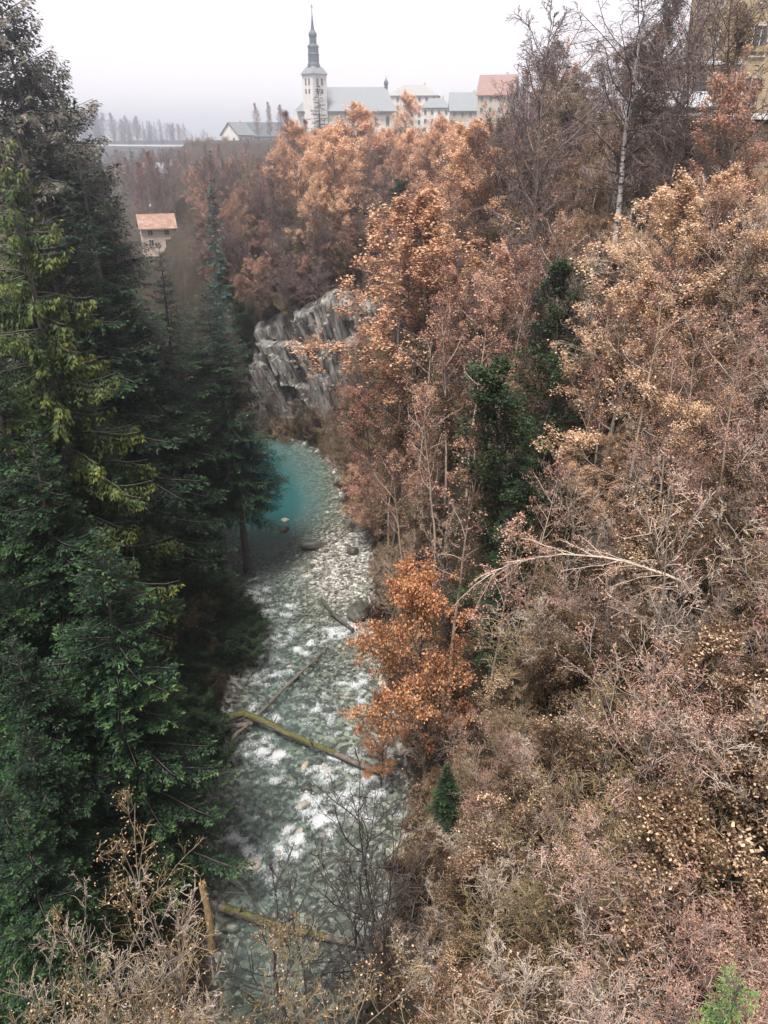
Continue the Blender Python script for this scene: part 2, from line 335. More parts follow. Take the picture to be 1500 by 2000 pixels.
def build_river():
    Ys = np.arange(-15, 140, .3)
    # left / right edges by resampling the two bank lines at equal parameter
    def along(PL):
        m = (PL[:, 1] >= -60) & (PL[:, 0] > -130); P = PL[m]; s = np.concatenate([[0], np.cumsum(np.linalg.norm(np.diff(P, axis=0), axis=1))])
        return P, s
    kl = np.interp(Ys, LB[:, 1], LB[:, 0]); kr = np.interp(Ys, RB[:, 1], RB[:, 0])
    nu = 66; u = np.linspace(-.06, 1.06, nu)
    X = kl[:, None] + (kr - kl)[:, None] * u[None]; Y = np.repeat(Ys[:, None], nu, 1)
    rap = sstep(26, 42, Y) * (1 - sstep(72, 80, Y)); near = 1 - sstep(36, 46, Y)
    # standing waves run across the flow, broken by noise
    wv = np.sin(Y * 3.1 + 3.5 * fbm(X * .5, Y * .4, 3, 3) * 3 + X * .6) * .5 + .5
    chop = fbm(X * 1.5, Y * 1.7, 21, 4)
    z = rap * (.16 * wv * (fbm(X * .35, Y * .3, 8, 2) + .5) + .30 * chop) + near * .12 * chop + .025 * fbm(X * .9, Y * 1.2, 30, 3)
    big = fbm(X * .28, Y * .22, 50, 3)
    foam = rap * (.02 + 1.3 * chop + .7 * big + .22 * wv) + near * (.0 + .6 * chop + .3 * big)
    for (px, py, rx, ry, s) in [(492, 1175, 1.3, 2.4, .8), (515, 1150, 1.6, 1.2, .5), (520, 1290, 2.0, 3.0, .55), (580, 1270, 2, 1.4, .35), (670, 1285, 1.8, 1.2, .6), (650, 1240, 1.8, 1.4, .5), (640, 1235, 1.4, 1.8, .35),
                            (615, 1390, 2.2, 2.6, .5), (520, 1470, 2.2, 2.4, .6), (690, 1340, 1.6, 1.3, .5), (700, 1540, 2.2, 2, .5), (640, 1600, 1.2, 1.6, .5), (570, 1190, 1.4, 1.6, .4), (505, 1390, 1.2, 1.6, .45), (560, 1340, 1.4, 1.6, .35), (680, 1580, 1.4, 1.6, .4), (530, 1630, 1.2, .8, .4)]:
        c = on_z(px, py); foam += .62 * s * np.exp(-((X - c[0]) / rx) ** 2 - ((Y - c[1]) / ry) ** 2) * (.5 + 1.6 * (fbm(X * 1.5, Y * 1.1, 77, 3) + .4))
    for bx, by, r, k in BOULD:
        if 26 < by < 78: foam += .5 * np.exp(-((X - bx) / (r * 1.5)) ** 2 - ((Y - by + r * 1.1) / (r * 1.4)) ** 2) * (by < 74)
    _, deep = bed_z(X.ravel(), Y.ravel()); 
    bzv, _ = bed_z(X.ravel(), Y.ravel()); dep = np.clip((-bzv - .1) / 1.9, 0, 1)
    i = np.arange(len(Ys) - 1)[:, None] * nu + np.arange(nu - 1)[None]
    F = np.stack([i, i + 1, i + nu + 1, i + nu], -1).reshape(-1, 4)
    mb = MB(); mb.add(np.stack([X.ravel(), Y.ravel(), z.ravel()], -1), F, 0, np.clip(foam.ravel(), 0, 1.5))
    m, N, K, b = newmat('glacial_water')
    fo = N.new('ShaderNodeAttribute'); fo.attribute_name = 'v'; dp = N.new('ShaderNodeAttribute'); dp.attribute_name = 'depth'
    tc = N.new('ShaderNodeTexCoord'); mp = N.new('ShaderNodeMapping'); mp.inputs['Scale'].default_value = (1.5, .9, 1); K.new(tc.outputs['Object'], mp.inputs[0])
    rp = N.new('ShaderNodeTexNoise'); rp.inputs['Scale'].default_value = 3.4; rp.inputs['Detail'].default_value = 7; rp.inputs['Distortion'].default_value = .6; K.new(mp.outputs[0], rp.inputs[0])
    bp = N.new('ShaderNodeBump'); bp.inputs['Strength'].default_value = .9; bp.inputs['Distance'].default_value = .16; K.new(rp.outputs[0], bp.inputs['Height'])
    tint = ramp(N, [(0, (.80, .83, .79)), (.35, (.60, .70, .65)), (1, (.10, .36, .36))]); K.new(dp.outputs['Fac'], tint.inputs[0])
    tr = N.new('ShaderNodeBsdfTransparent'); K.new(tint.outputs[0], tr.inputs[0])
    body = ramp(N, [(0, (.20, .205, .185)), (.3, (.16, .205, .19)), (.75, (.028, .105, .105)), (1, (.012, .078, .085))]); K.new(dp.outputs['Fac'], body.inputs[0])
    df = N.new('ShaderNodeBsdfDiffuse'); K.new(body.outputs[0], df.inputs[0]); K.new(bp.outputs[0], df.inputs['Normal'])
    milk = ramp(N, [(0, (.04,) * 3), (.3, (.17,) * 3), (.62, (.62,) * 3), (1, (.86,) * 3)]); K.new(dp.outputs['Fac'], milk.inputs[0])
    mA = N.new('ShaderNodeMixShader'); K.new(milk.outputs[0], mA.inputs[0]); K.new(tr.outputs[0], mA.inputs[1]); K.new(df.outputs[0], mA.inputs[2])
    gl = N.new('ShaderNodeBsdfGlossy'); gl.inputs['Roughness'].default_value = .12; K.new(bp.outputs[0], gl.inputs['Normal'])
    fr = N.new('ShaderNodeFresnel'); fr.inputs[0].default_value = 1.33; K.new(bp.outputs[0], fr.inputs['Normal'])
    mB = N.new('ShaderNodeMixShader'); K.new(fr.outputs[0], mB.inputs[0]); K.new(mA.outputs[0], mB.inputs[1]); K.new(gl.outputs[0], mB.inputs[2])
    fn = N.new('ShaderNodeTexNoise'); fn.inputs['Scale'].default_value = 4.2; fn.inputs['Detail'].default_value = 10; fn.inputs['Roughness'].default_value = .74; fn.inputs['Distortion'].default_value = 1.0; K.new(mp.outputs[0], fn.inputs[0])
    ad = N.new('ShaderNodeMath'); ad.operation = 'MULTIPLY_ADD'; ad.inputs[1].default_value = 2.45; K.new(fn.outputs[0], ad.inputs[0]); K.new(fo.outputs['Fac'], ad.inputs[2])
    fm = N.new('ShaderNodeMapRange'); fm.inputs[1].default_value = 1.66; fm.inputs[2].default_value = 2.2; fm.inputs[4].default_value = .92; K.new(ad.outputs[0], fm.inputs[0])
    fd = N.new('ShaderNodeBsdfDiffuse'); fd.inputs[0].default_value = (.46, .475, .475, 1); K.new(bp.outputs[0], fd.inputs['Normal'])
    mC = N.new('ShaderNodeMixShader'); K.new(fm.outputs[0], mC.inputs[0]); K.new(mB.outputs[0], mC.inputs[1]); K.new(fd.outputs[0], mC.inputs[2])
    K.new(mC.outputs[0], N['Material Output'].inputs[0])
    me = mb.mesh('river', [m], True); at = me.attributes.new('depth', 'FLOAT', 'POINT'); at.data.foreach_set('value', dep.astype(np.float32))
    tag(link('river', me), 'shallow turquoise mountain river with white rapids', 'river', kind='structure')
build_river()

def ico(sub=2):
    import bmesh
    bm = bmesh.new(); bmesh.ops.create_icosphere(bm, subdivisions=sub, radius=1)
    V = np.array([v.co[:] for v in bm.verts]); F = np.array([[v.index for v in f.verts] for f in bm.faces]); bm.free(); return V, F
ICO2, ICO1 = ico(3), ico(1)
rockmesh = {}
for kk, mt in (('s', 'stone'), ('t', 'stone_tan'), ('d', 'stone_dark')):
    for j in range(3):
        V, F = ICO2; rg = np.random.default_rng(hash((ord(kk), j)) % 1000); V = V.copy()
        for _ in range(9):   # chip flat faces off
            n = nrm(rg.normal(size=3)); c = rg.uniform(.55, .85); d = V @ n; V = V - np.maximum(d - c, 0)[:, None] * n * .9
        V *= 1 + .10 * fbm(V[:, 0] * 2 + j * 9, V[:, 1] * 2 + V[:, 2] * 2.3, 60 + j, 3)[:, None]
        V *= np.array([1.0, .8, .62]); mb = MB(); mb.add(V, F); rockmesh[kk, j] = mb.mesh('boulder', [M[mt]], True)
LBL = {'s': ('pale grey river boulder, half sunk in shallow water', 'pale grey boulders in the river'),
       't': ('warm tan river boulder, half sunk in shallow water', 'tan boulders in the river'),
       'd': ('dark wet river boulder, half sunk in shallow water', 'dark boulders in the river')}
special = {0: 'long dark mossy rock lying across the gravel bar', 1: 'rounded dark boulder with rusty top beside gravel bar', 2: 'large mossy black boulder at the foot of the brown bank', 3: 'low dark rock at upstream end of gravel bar', 18: 'largest pale boulder in the near shallows above the mossy log'}
for i, (x, y, r, k) in enumerate(BOULD):
    o = link('boulder', rockmesh[k, i % 3]); bz = float(bed_z(np.array([x]), np.array([y]))[0][0])
    o.location = (x, y, max(bz, -.30) + .42 * r); s = r
    o.scale = (s * (1.9 if i == 0 else 1.1), s * (.75 if i == 0 else 1), s); o.rotation_euler = (rngB.uniform(-.2, .2), rngB.uniform(-.2, .2), (0.05 if i == 0 else rngB.uniform(0, 6)))
    if i in special: tag(o, special[i], 'boulder')
    else: tag(o, LBL[k][0], 'boulder', LBL[k][1])
def pebbles():
    rg = np.random.default_rng(8); V0, F0 = ICO1; N = 2700
    x = np.concatenate([rg.normal(BAR[0], 3.2, 5200), rg.uniform(-20, 4, 9000)]); y = np.concatenate([rg.normal(BAR[1], 8.5, 5200), rg.uniform(22, 100, 9000)])
    dl = sdist(x, y, LB); dr = -sdist(x, y, RB); bz, _ = bed_z(x, y)
    m = (dl > -.4) & (dr > -.8) & (bz > -.42); x, y, bz = x[m][:N], y[m][:N], bz[m][:N]; N = len(x)
    r = np.minimum(.05 + rg.exponential(.055, N), .34)
    x2 = rg.uniform(-17, 3, 3500); y2 = rg.uniform(22, 80, 3500); k = (sdist(x2, y2, LB) > .3) & (sdist(x2, y2, RB) < -.3) & (vnoise(x2 * .35, y2 * .35, 88) > .42); x2, y2 = x2[k][:1100], y2[k][:1100]
    r2 = np.minimum(.10 + rg.exponential(.07, len(x2)), .32); x = np.concatenate([x, x2]); y = np.concatenate([y, y2]); bz = np.concatenate([bz, -.10 - r2 * .3]); r = np.concatenate([r, r2]); N = len(x)
    sc = np.stack([r * rg.uniform(.8, 1.5, N), r * rg.uniform(.7, 1.1, N), r * rg.uniform(.45, .8, N)], -1); an = rg.uniform(0, 6.28, N)
    V = V0[None] * (1 + .22 * rg.normal(size=(N, len(V0), 1)).clip(-1, 1)) * sc[:, None]
    c, s = np.cos(an)[:, None], np.sin(an)[:, None]; V = np.stack([V[..., 0] * c - V[..., 1] * s, V[..., 0] * s + V[..., 1] * c, V[..., 2]], -1)
    V = V + np.stack([x, y, bz + r * .12], -1)[:, None]
    F = (np.arange(N) * len(V0))[:, None, None] + F0[None]
    mb = MB(); mb.add(V.reshape(-1, 3), F.reshape(-1, 3), 0, np.repeat(rg.random(N), len(V0)))
    m = leafmat('pebble', [(0, (.05, .046, .04)), (.45, (.15, .137, .12)), (.8, (.28, .26, .225)), (1, (.46, .43, .375))], .8, 0, 0)
    tag(link('pebbles', mb.mesh('pebbles', [m])), 'loose grey and cream pebbles strewn over the gravel bar', 'pebbles', kind='stuff')
pebbles()

# ------------------------------------------------------------------ rock cliff
def build_cliff():
    rg = np.random.default_rng(3)
    A = np.array([-22, 121.5]); Bq = np.array([-12, 119.5]); Cq = np.array([-4.5, 116.5]); Dq = np.array([3.0, 116.0]); Eq = np.array([9, 119])
    P = np.array([A, Bq, Cq, Dq, Eq]); s = np.concatenate([[0], np.cumsum(np.linalg.norm(np.diff(P, axis=0), axis=1))])
    nu, nv = 170, 100; U = np.linspace(0, s[-1], nu); Z = np.linspace(-1, 27, nv)
    cx = np.interp(U, s, P[:, 0]); cyy = np.interp(U, s, P[:, 1]); T = np.gradient(np.stack([cx, cyy], -1), axis=0); T = nrm(T); Nn = np.stack([T[:, 1], -T[:, 0]], -1)
    QQ, ZZ = np.meshgrid(np.linspace(0, s[-1] + 7, nu), Z); top = np.interp(U, [0, 4, 9, 13, 17, 21, 25, s[-1]], [17, 19, 21, 23, 24, 23, 24, 21]) + 4.0 * fbm(U * .5, U * 0, 4, 3)
    UU = np.clip(QQ - ZZ * .26, 0, s[-1]); f = (ZZ + 1) / 28; ZZ2 = -1 + f * (np.interp(UU, U, top) + 1)
    q = QQ; D = 3.2 * slabs(q, ZZ2, .14, .065, 2) + 2.2 * slabs(q, ZZ2, .37, .10, 25) + 1.0 * slabs(q, ZZ2, .95, .2, 49) + .4 * slabs(q, ZZ2, 2.1, .42, 75) + .35 * fbm(q * 1.3, ZZ2 * .3, 12, 4)
    D += np.interp(UU, [0, 8, 11, 14, 22, s[-1]], [-.4, -.2, -1.0, 1.3, 1.0, -2]) - .05 * ZZ2 - 3.5 * np.clip((f - .93) / .07, 0, 1) ** 2
    D = np.maximum(D, -2.6 + .4 * fbm(q * 1.5, ZZ2 * .3, 31, 3))
    CX = np.interp(UU, U, cx); CY = np.interp(UU, U, cyy); NX = np.interp(UU, U, Nn[:, 0]); NY = np.interp(UU, U, Nn[:, 1]); X = CX + NX * D; Y = CY + NY * D
    V = np.stack([X, Y, ZZ2], -1); back = V.copy(); back[..., 0] = CX - NX * 8; back[..., 1] = CY - NY * 8
    i = np.arange(nv - 1)[:, None] * nu + np.arange(nu - 1)[None]; F = np.stack([i, i + 1, i + nu + 1, i + nu], -1).reshape(-1, 4)
    mb = MB(); n = nu * nv; allV = np.concatenate([V.reshape(-1, 3), back.reshape(-1, 3)]); mb.add(allV, np.concatenate([F, F[:, ::-1] + n]))
    t_ = (nv - 1) * nu + np.arange(nu - 1); cap = np.stack([t_, t_ + 1, t_ + 1 + n, t_ + n], -1)
    e0 = np.arange(nv - 1) * nu; s0 = np.stack([e0 + nu, e0 + nu + n, e0 + n, e0], -1); e1 = e0 + nu - 1; s1 = np.stack([e1, e1 + n, e1 + nu + n, e1 + nu], -1)
    mb.F.append((np.concatenate([cap, s0, s1]), 0))
    m, N, K, b = newmat('limestone_cliff'); tc = N.new('ShaderNodeTexCoord')
    mp = N.new('ShaderNodeMapping'); mp.inputs['Scale'].default_value = (1, 1, .2); mp.inputs['Rotation'].default_value = (0, .26, 0); K.new(tc.outputs['Object'], mp.inputs[0])
    n1 = N.new('ShaderNodeTexNoise'); n1.inputs['Scale'].default_value = .9; n1.inputs['Detail'].default_value = 9; n1.inputs['Roughness'].default_value = .72; K.new(mp.outputs[0], n1.inputs[0])
    r = ramp(N, [(.33, (.02, .02, .018)), (.43, (.075, .07, .062)), (.53, (.19, .178, .16)), (.68, (.37, .35, .32))]); K.new(n1.outputs[0], r.inputs[0])
    K.new(r.outputs[0], b.inputs['Base Color']); b.inputs['Roughness'].default_value = .85
    bp = N.new('ShaderNodeBump'); bp.inputs['Strength'].default_value = .9; bp.inputs['Distance'].default_value = .35; K.new(n1.outputs[0], bp.inputs['Height']); K.new(bp.outputs[0], b.inputs['Normal'])
    tag(link('rock_cliff', mb.mesh('rock_cliff', [m])), 'pale fractured limestone cliff rising from the turquoise pool', 'cliff', kind='structure')
build_cliff()

# ------------------------------------------------------------------ growing trees
def grow(rg, P, D, L, n, wander, trop=0.0):
    N = len(P); pts = [P]; d = D; st = (L / n)[:, None]
    for i in range(n):
        d = d + rg.normal(0, wander, (N, 3)); d[:, 2] += (trop if np.isscalar(trop) else trop[i]); d = nrm(d); P = P + d * st; pts.append(P)
    return np.stack(pts, 1)
def spawn(rg, pts, L, r0, r1, m, t0, t1, ang, fac, taper=.6, jit=.35, flat=0.0):
    N, n1, _ = pts.shape; n = n1 - 1
    t = (np.linspace(t0, t1, m)[None] + rg.uniform(-.5, .5, (N, m)) * (t1 - t0) / m).clip(0.02, .995)
    f = t * n; i = np.minimum(f.astype(int), n - 1); fr = (f - i)[..., None]; a = np.arange(N)[:, None]
    P = pts[a, i] * (1 - fr) + pts[a, i + 1] * fr; T = nrm(pts[a, i + 1] - pts[a, i])
    S, U = frames(T); az = rg.uniform(0, 2 * np.pi, (N, m, 1))
    if flat: az = np.where(rg.random((N, m, 1)) < .5, 0, np.pi) + rg.normal(0, 1 - flat, (N, m, 1))
    an = (ang + rg.normal(0, .18, (N, m)))[..., None]
    D = nrm(np.cos(an) * T + np.sin(an) * (np.cos(az) * S + np.sin(az) * U))
    Lc = L[:, None] * fac * (1 - taper * t) * rg.uniform(1 - jit, 1 + jit, (N, m)); R = (r0[:, None] + (r1 - r0)[:, None] * t)
    return P.reshape(-1, 3), D.reshape(-1, 3), Lc.ravel(), R.ravel(), t.ravel()
def leaves(rg, mb, pts, per, size, mat, hang=.3, spread=.12, t0=.2, shade=None, keep=1.0, clump=0):
    N, n1, _ = pts.shape; n = n1 - 1; t = rg.uniform(t0, 1, (N, per)); f = t * n; i = np.minimum(f.astype(int), n - 1); fr = (f - i)[..., None]; a = np.arange(N)[:, None]
    P = (pts[a, i] * (1 - fr) + pts[a, i + 1] * fr).reshape(-1, 3) + rg.normal(0, spread, (N * per, 3))
    if keep < 1: k = rg.random(len(P)) < keep; P = P[k]
    if clump:   # leave bare patches
        c = fbm(P[:, 0] * .5 + P[:, 2] * .3, P[:, 1] * .5 - P[:, 2] * .37, 70, 2); P = P[c > clump - .5]
    D = rg.normal(size=P.shape)
    if hang < .9: D[:, 2] *= .45; D[:, 2] -= hang * .7
    else: D[:, 2] -= hang * 2
    D = nrm(D); up = rg.normal(0, .55, P.shape); up[:, 2] += 1.0; W = nrm(np.cross(D, up if hang < .9 else rg.normal(size=P.shape)))
    s = size * rg.uniform(.6, 1.35, len(P)); v = rg.random(len(P)) ** 1.0 * .7 + .3 * (vnoise(P[:, 0] * .8, P[:, 1] * .8 + P[:, 2] * .9, 33))
    diamonds(mb, P, D, W, s, s * .36, mat, v, bend=.18)
PROTO = {}
def stems_tree(key, seed, H, R, bark, twig, leaf=None, stems=1, cb=.3, nl=24, spread=.36, top=.25, shape=None, a0=75, a1=32, trop1=.05, m2=8, m3=7, m4=0, f2=.5, f3=.5, f4=.5,
               rmin=(.03, .016, .009, .006), lper=18, lsize=.13, hang=.35, lspread=.14, lt=.25, keep=1, clump=0, stemspread=.35, trop2=.02, trop3=0.0, wander=.12, limb=None):
    rg = np.random.default_rng(seed); tr = MB(); cr = MB()
    P = np.zeros((stems, 3)); P[:, 2] = -.6 / max(1, 1)
    D = np.zeros((stems, 3)); D[:, 2] = 1
    if stems > 1: D[:, :2] = rg.normal(0, stemspread, (stems, 2)); P[:, :2] = D[:, :2] * .4
    D = nrm(D); L0 = np.full(stems, H + .6) * (1 if stems == 1 else rg.uniform(.65, 1.0, stems))
    p0 = grow(rg, P, D, L0, 14, .035 if stems == 1 else .07, .02)
    for s in range(stems):
        rr = R * (1 - .9 * np.linspace(0, 1, 15)) * (1 if stems == 1 else rg.uniform(.6, 1)); rr[0] *= 1.35; tube(tr, p0[s], np.maximum(rr, .012), 8 if stems == 1 else 5, 0)
    r0 = np.full(stems, R); r1 = np.full(stems, R * .1)
    P1, D1, L1, Ra, t = spawn(rg, p0, L0, r0, r1, nl, cb, .985, 1.0, 1.0, 0, .25)
    u = (t - cb) / (1 - cb); shp = (np.interp(u, *shape) if shape else np.interp(u, [0, .3, .7, 1], [.7, 1, .75, top])); L1 = H * spread * shp * rg.uniform(.7, 1.2, len(u))
    ang = np.radians(a0 + (a1 - a0) * u) + rg.normal(0, .12, len(u)); az = rg.uniform(0, 2 * np.pi, len(u)) if nl < 4 else (np.arange(len(u)) * 2.4 + rg.normal(0, .4, len(u)))
    D1 = np.stack([np.sin(ang) * np.cos(az), np.sin(ang) * np.sin(az), np.cos(ang)], -1)
    p1 = grow(rg, P1, D1, L1, 7, wander, trop1); ra = np.clip(np.minimum(Ra * .55, L1 * .02), rmin[0], None)
    branches(tr, p1, ra, ra * 0 + rmin[1], 5, 1 if limb else 0)
    P2, D2, L2, Rb, _ = spawn(rg, p1, L1, ra, ra * 0 + rmin[1], m2, .2, .99, .85, f2); p2 = grow(rg, P2, D2, L2, 5, .14, trop2)
    rb_ = np.clip(Rb * .6, rmin[1], None); branches(cr, p2, rb_, rb_ * 0 + rmin[2], 4, 0, rg.random(len(L2)) * .6)
    P3, D3, L3, Rc, _ = spawn(rg, p2, L2, rb_, rb_ * 0 + rmin[2], m3, .15, .99, .8, f3, .5); p3 = grow(rg, P3, D3, L3, 3, .19, trop3)
    branches(cr, p3, np.full(len(L3), rmin[2]), np.full(len(L3), rmin[3]), 3, 0, rg.random(len(L3)) * .8 + .1); last = p3
    if m4:
        P4, D4, L4, Rd, _ = spawn(rg, p3, L3, np.full(len(L3), rmin[2]), np.full(len(L3), rmin[3]), m4, .15, .99, .75, f4, .4); p4 = grow(rg, P4, D4, L4, 2, .22, trop3)
        branches(cr, p4, np.full(len(L4), rmin[3]), np.full(len(L4), rmin[3] * .6), 3, 0, rg.random(len(L4)) * .9 + .1); last = p4
    if leaf: leaves(rg, cr, last, lper, lsize, 1, hang, lspread, lt, keep=keep, clump=clump)
    PROTO[key] = dict(H=H, parts=[('trunk', tr.mesh(key + '_trunk', [M[bark]] + ([M[limb]] if limb else []), True)), ('crown', cr.mesh(key + '_crown', [M[twig]] + ([M[leaf]] if leaf else [])))])
def conifer(key, seed, H, R, needle, bark='bark_fir', clear=.06, width=.17, whorl=.46, per=6, droop=.0, hangtw=0.0, tw=.17, nstep=.175, nlen=.23, nw=.046, gap=0.0, taper=.85, tipup=.05, bare=0, shapepts=None):
    rg = np.random.default_rng(seed); tr = MB(); cr = MB()
    p0 = grow(rg, np.array([[0, 0, -.6]]), np.array([[0, 0, 1.]]), np.array([H + .6]), 16, .012, .02); rr = R * (1 - .96 * np.linspace(0, 1, 17)); rr[0] *= 1.3; tube(tr, p0[0], np.maximum(rr, .015), 9)
    zs = np.arange(H * clear, H - .25, whorl); zs = zs + rg.uniform(-.12, .12, len(zs)); n = len(zs) * per
    z = np.repeat(zs, per) + rg.uniform(-.2, .2, n); z = np.clip(z, .3, H - .1); t = z / H
    u = (t - clear) / (1 - clear)
    L = H * width * ((1 - u.clip(0, 1)) ** taper if shapepts is None else np.interp(u, *shapepts)) * rg.uniform(.55, 1.2, n) * (1 + .25 * (fbm(np.repeat(np.arange(len(zs)), per) * .7, z * 0, seed, 2)))
    L = np.maximum(L, .18)
    az = rg.uniform(0, 2 * np.pi, n); el = np.interp(t, [0, .5, .85, 1], [-.12, .08, .35, .9]) + rg.normal(0, .1, n) - droop * (1 - t)
    if gap: k = rg.random(n) > gap; z, t, L, az, el, u = z[k], t[k], L[k], az[k], el[k], u[k]; n = len(z)
    P = np.stack([np.interp(z, p0[0][:, 2], p0[0][:, 0]), np.interp(z, p0[0][:, 2], p0[0][:, 1]), z], -1)
    D = np.stack([np.cos(el) * np.cos(az), np.cos(el) * np.sin(az), np.sin(el)], -1)
    p1 = grow(rg, P, D, L, 6, .05, [-.07 - droop * .25, -.07 - droop * .2, -.04 - droop * .1, 0, tipup, tipup * 1.4]); rb_ = np.clip(L * .014, .012, .07)
    branches(tr, p1, rb_, rb_ * 0 + .008, 4, 0)
    # side twigs, in the plane of the branch
    m = np.maximum((L / tw).astype(int), 3); idx = np.repeat(np.arange(n), m * 2)
    tt = np.concatenate([np.tile(np.linspace(.12, 1, q), 2) for q in m]) + rg.uniform(-.03, .03, len(idx)); tt = tt.clip(.05, .99)
    sgn = np.concatenate([np.repeat([1., -1.], q) for q in m]); f = tt * 6; i = np.minimum(f.astype(int), 5); fr = (f - i)[:, None]
    B = p1[idx, i] * (1 - fr) + p1[idx, i + 1] * fr; T = nrm(p1[idx, i + 1] - p1[idx, i]); S = nrm(np.cross(T, np.array([0, 0, 1.])))
    Lt = np.minimum(L[idx] * .45, 1.5) * (1.08 - tt) ** .55 * rg.uniform(.6, 1.15, len(idx)) + .08
    aa = np.radians(rg.normal(52, 9, len(idx)))[:, None]; Dt = np.cos(aa) * T + np.sin(aa) * S * sgn[:, None]; Dt[:, 2] += rg.normal(-.08 - hangtw, .16, len(idx)) ; Dt = nrm(Dt)
    p2 = grow(rg, B, Dt, Lt, 3, .07, -.05 - hangtw * .8)
    # needle sprays along twigs and branch tips
    ns = np.maximum((Lt / nstep).astype(int), 1); j = np.repeat(np.arange(len(Lt)), ns * 2)
    v = np.concatenate([np.tile((np.arange(q) + .7) / q, 2) for q in ns]) + rg.uniform(-.05, .05, len(j)); v = v.clip(0, .99); s2 = np.concatenate([np.repeat([1., -1.], q) for q in ns])
    f = v * 3; i = np.minimum(f.astype(int), 2); fr = (f - i)[:, None]
    Bn = p2[j, i] * (1 - fr) + p2[j, i + 1] * fr; Tn = nrm(p2[j, i + 1] - p2[j, i]); Sn, Un = frames(Tn)
    a2 = np.radians(rg.normal(32, 14, len(j)))[:, None]; roll = rg.normal(0, .45, len(j))[:, None]
    Sd = np.cos(roll) * Sn * s2[:, None] + np.sin(roll) * Un
    Dn = nrm(np.cos(a2) * Tn + np.sin(a2) * Sd); Wn = nrm(np.cross(Dn, Un) + rg.normal(0, .25, Dn.shape))
    tip = tt[idx_j(j)] if False else tt[j]
    bright = .05 + .62 * (tip * .6 + v * .4) ** 3 + .22 * rg.random(len(j)) + .26 * (rg.random(n)[idx[j]] - .3)  # new growth paler at the tips; inner needles coloured darker as shade
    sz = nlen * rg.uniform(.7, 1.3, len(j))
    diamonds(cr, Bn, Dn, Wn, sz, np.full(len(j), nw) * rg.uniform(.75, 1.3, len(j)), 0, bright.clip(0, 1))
    tw0 = np.full(len(p1), .02); 
    PROTO[key] = dict(H=H, parts=[('trunk', tr.mesh(key + '_trunk', [M[bark]], True)), ('crown', cr.mesh(key + '_crown', [M[needle]]))])
def bank_zone(px, py):
    if px < 1100 and py < 1050: return 'between the ivy-smothered trees and the gravel bar'
    if py < 700: return 'below the stone outbuilding'
    if py < 1080: return 'above the leaning birch stem'
    if px < 1000: return 'beside the copper-leaved tree'
    if py < 1500: return 'under the leaning birch stem'
    return 'on the low slope toward the bridge'
def fir_zone(Y):
    return 'between the rust-roofed house and the pool' if Y > 80 else 'behind the drooping spruce' if Y > 55 else 'around the low bushy firs' if Y > 35 else 'at the near end of the conifer bank'
def plant(key, name, label, cat, group, X, Y, h, rot=None, wide=1.0, lean=(0, 0), sink=.15, z=None):
    pr = PROTO[key]; s = h / pr['H']; zz = tz(X, Y) if z is None else z
    rot = float(_prg.uniform(0, 6.28)) if rot is None else rot
    o = thing(name, label, cat, (X, Y, zz - sink), (lean[0], lean[1], rot), group, (s * wide, s * wide, s))
    for nm, me in pr['parts']: link(nm, me, o)
    return o
_prg = np.random.default_rng(123)
def by_px(px, py_top, Y):
    """place by the pixel of the tree top and how far off it stands: gives X, Y, height above its own ground"""
    P = at_y(px, py_top, Y); return P[0], Y, P[2] - tz(P[0], Y)
def idx_j(j): return j

# conifers
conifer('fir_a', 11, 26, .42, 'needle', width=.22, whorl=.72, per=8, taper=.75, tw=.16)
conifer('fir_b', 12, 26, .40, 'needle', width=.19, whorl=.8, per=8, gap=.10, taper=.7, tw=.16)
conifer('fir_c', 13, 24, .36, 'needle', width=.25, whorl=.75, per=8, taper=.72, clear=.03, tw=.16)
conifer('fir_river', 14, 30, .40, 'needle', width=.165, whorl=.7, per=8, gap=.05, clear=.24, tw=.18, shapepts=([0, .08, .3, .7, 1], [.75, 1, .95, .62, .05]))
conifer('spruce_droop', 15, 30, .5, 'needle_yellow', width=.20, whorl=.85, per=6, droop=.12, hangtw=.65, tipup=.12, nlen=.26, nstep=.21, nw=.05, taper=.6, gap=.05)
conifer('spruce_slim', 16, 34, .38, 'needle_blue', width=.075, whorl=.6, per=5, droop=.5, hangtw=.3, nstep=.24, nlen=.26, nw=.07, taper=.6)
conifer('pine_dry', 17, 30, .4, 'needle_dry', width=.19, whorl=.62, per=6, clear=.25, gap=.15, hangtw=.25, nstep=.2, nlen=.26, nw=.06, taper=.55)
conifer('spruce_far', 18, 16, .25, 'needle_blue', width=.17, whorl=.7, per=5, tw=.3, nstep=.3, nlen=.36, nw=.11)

# broadleaved trees
stems_tree('beech_a', 21, 22, .34, 'bark_moss', 'twig_dark', 'leaf_orange', cb=.22, nl=34, spread=.38, a0=82, a1=35, m2=9, m3=7, lper=22, lsize=.23, hang=.4, lspread=.24, clump=.38)
stems_tree('beech_b', 22, 22, .30, 'bark_moss', 'twig_purple', 'leaf_orange', cb=.42, nl=30, spread=.38, a0=78, a1=28, m2=9, m3=7, lper=19, lsize=.23, hang=.4, lspread=.24, clump=.40)
stems_tree('beech_c', 23, 20, .28, 'bark_grey', 'twig_purple', 'leaf_pinkbrown', cb=.25, nl=26, spread=.32, a0=75, a1=28, m2=8, m3=7, lper=15, lsize=.21, hang=.35, lspread=.22, clump=.4)
stems_tree('beech_tan', 24, 14, .22, 'bark_grey', 'twig_pale', 'leaf_tan', cb=.15, nl=28, spread=.40, a0=75, a1=30, m2=8, m3=7, lper=19, lsize=.145, hang=.35, lspread=.17, clump=.40, rmin=(.03, .014, .008, .005))
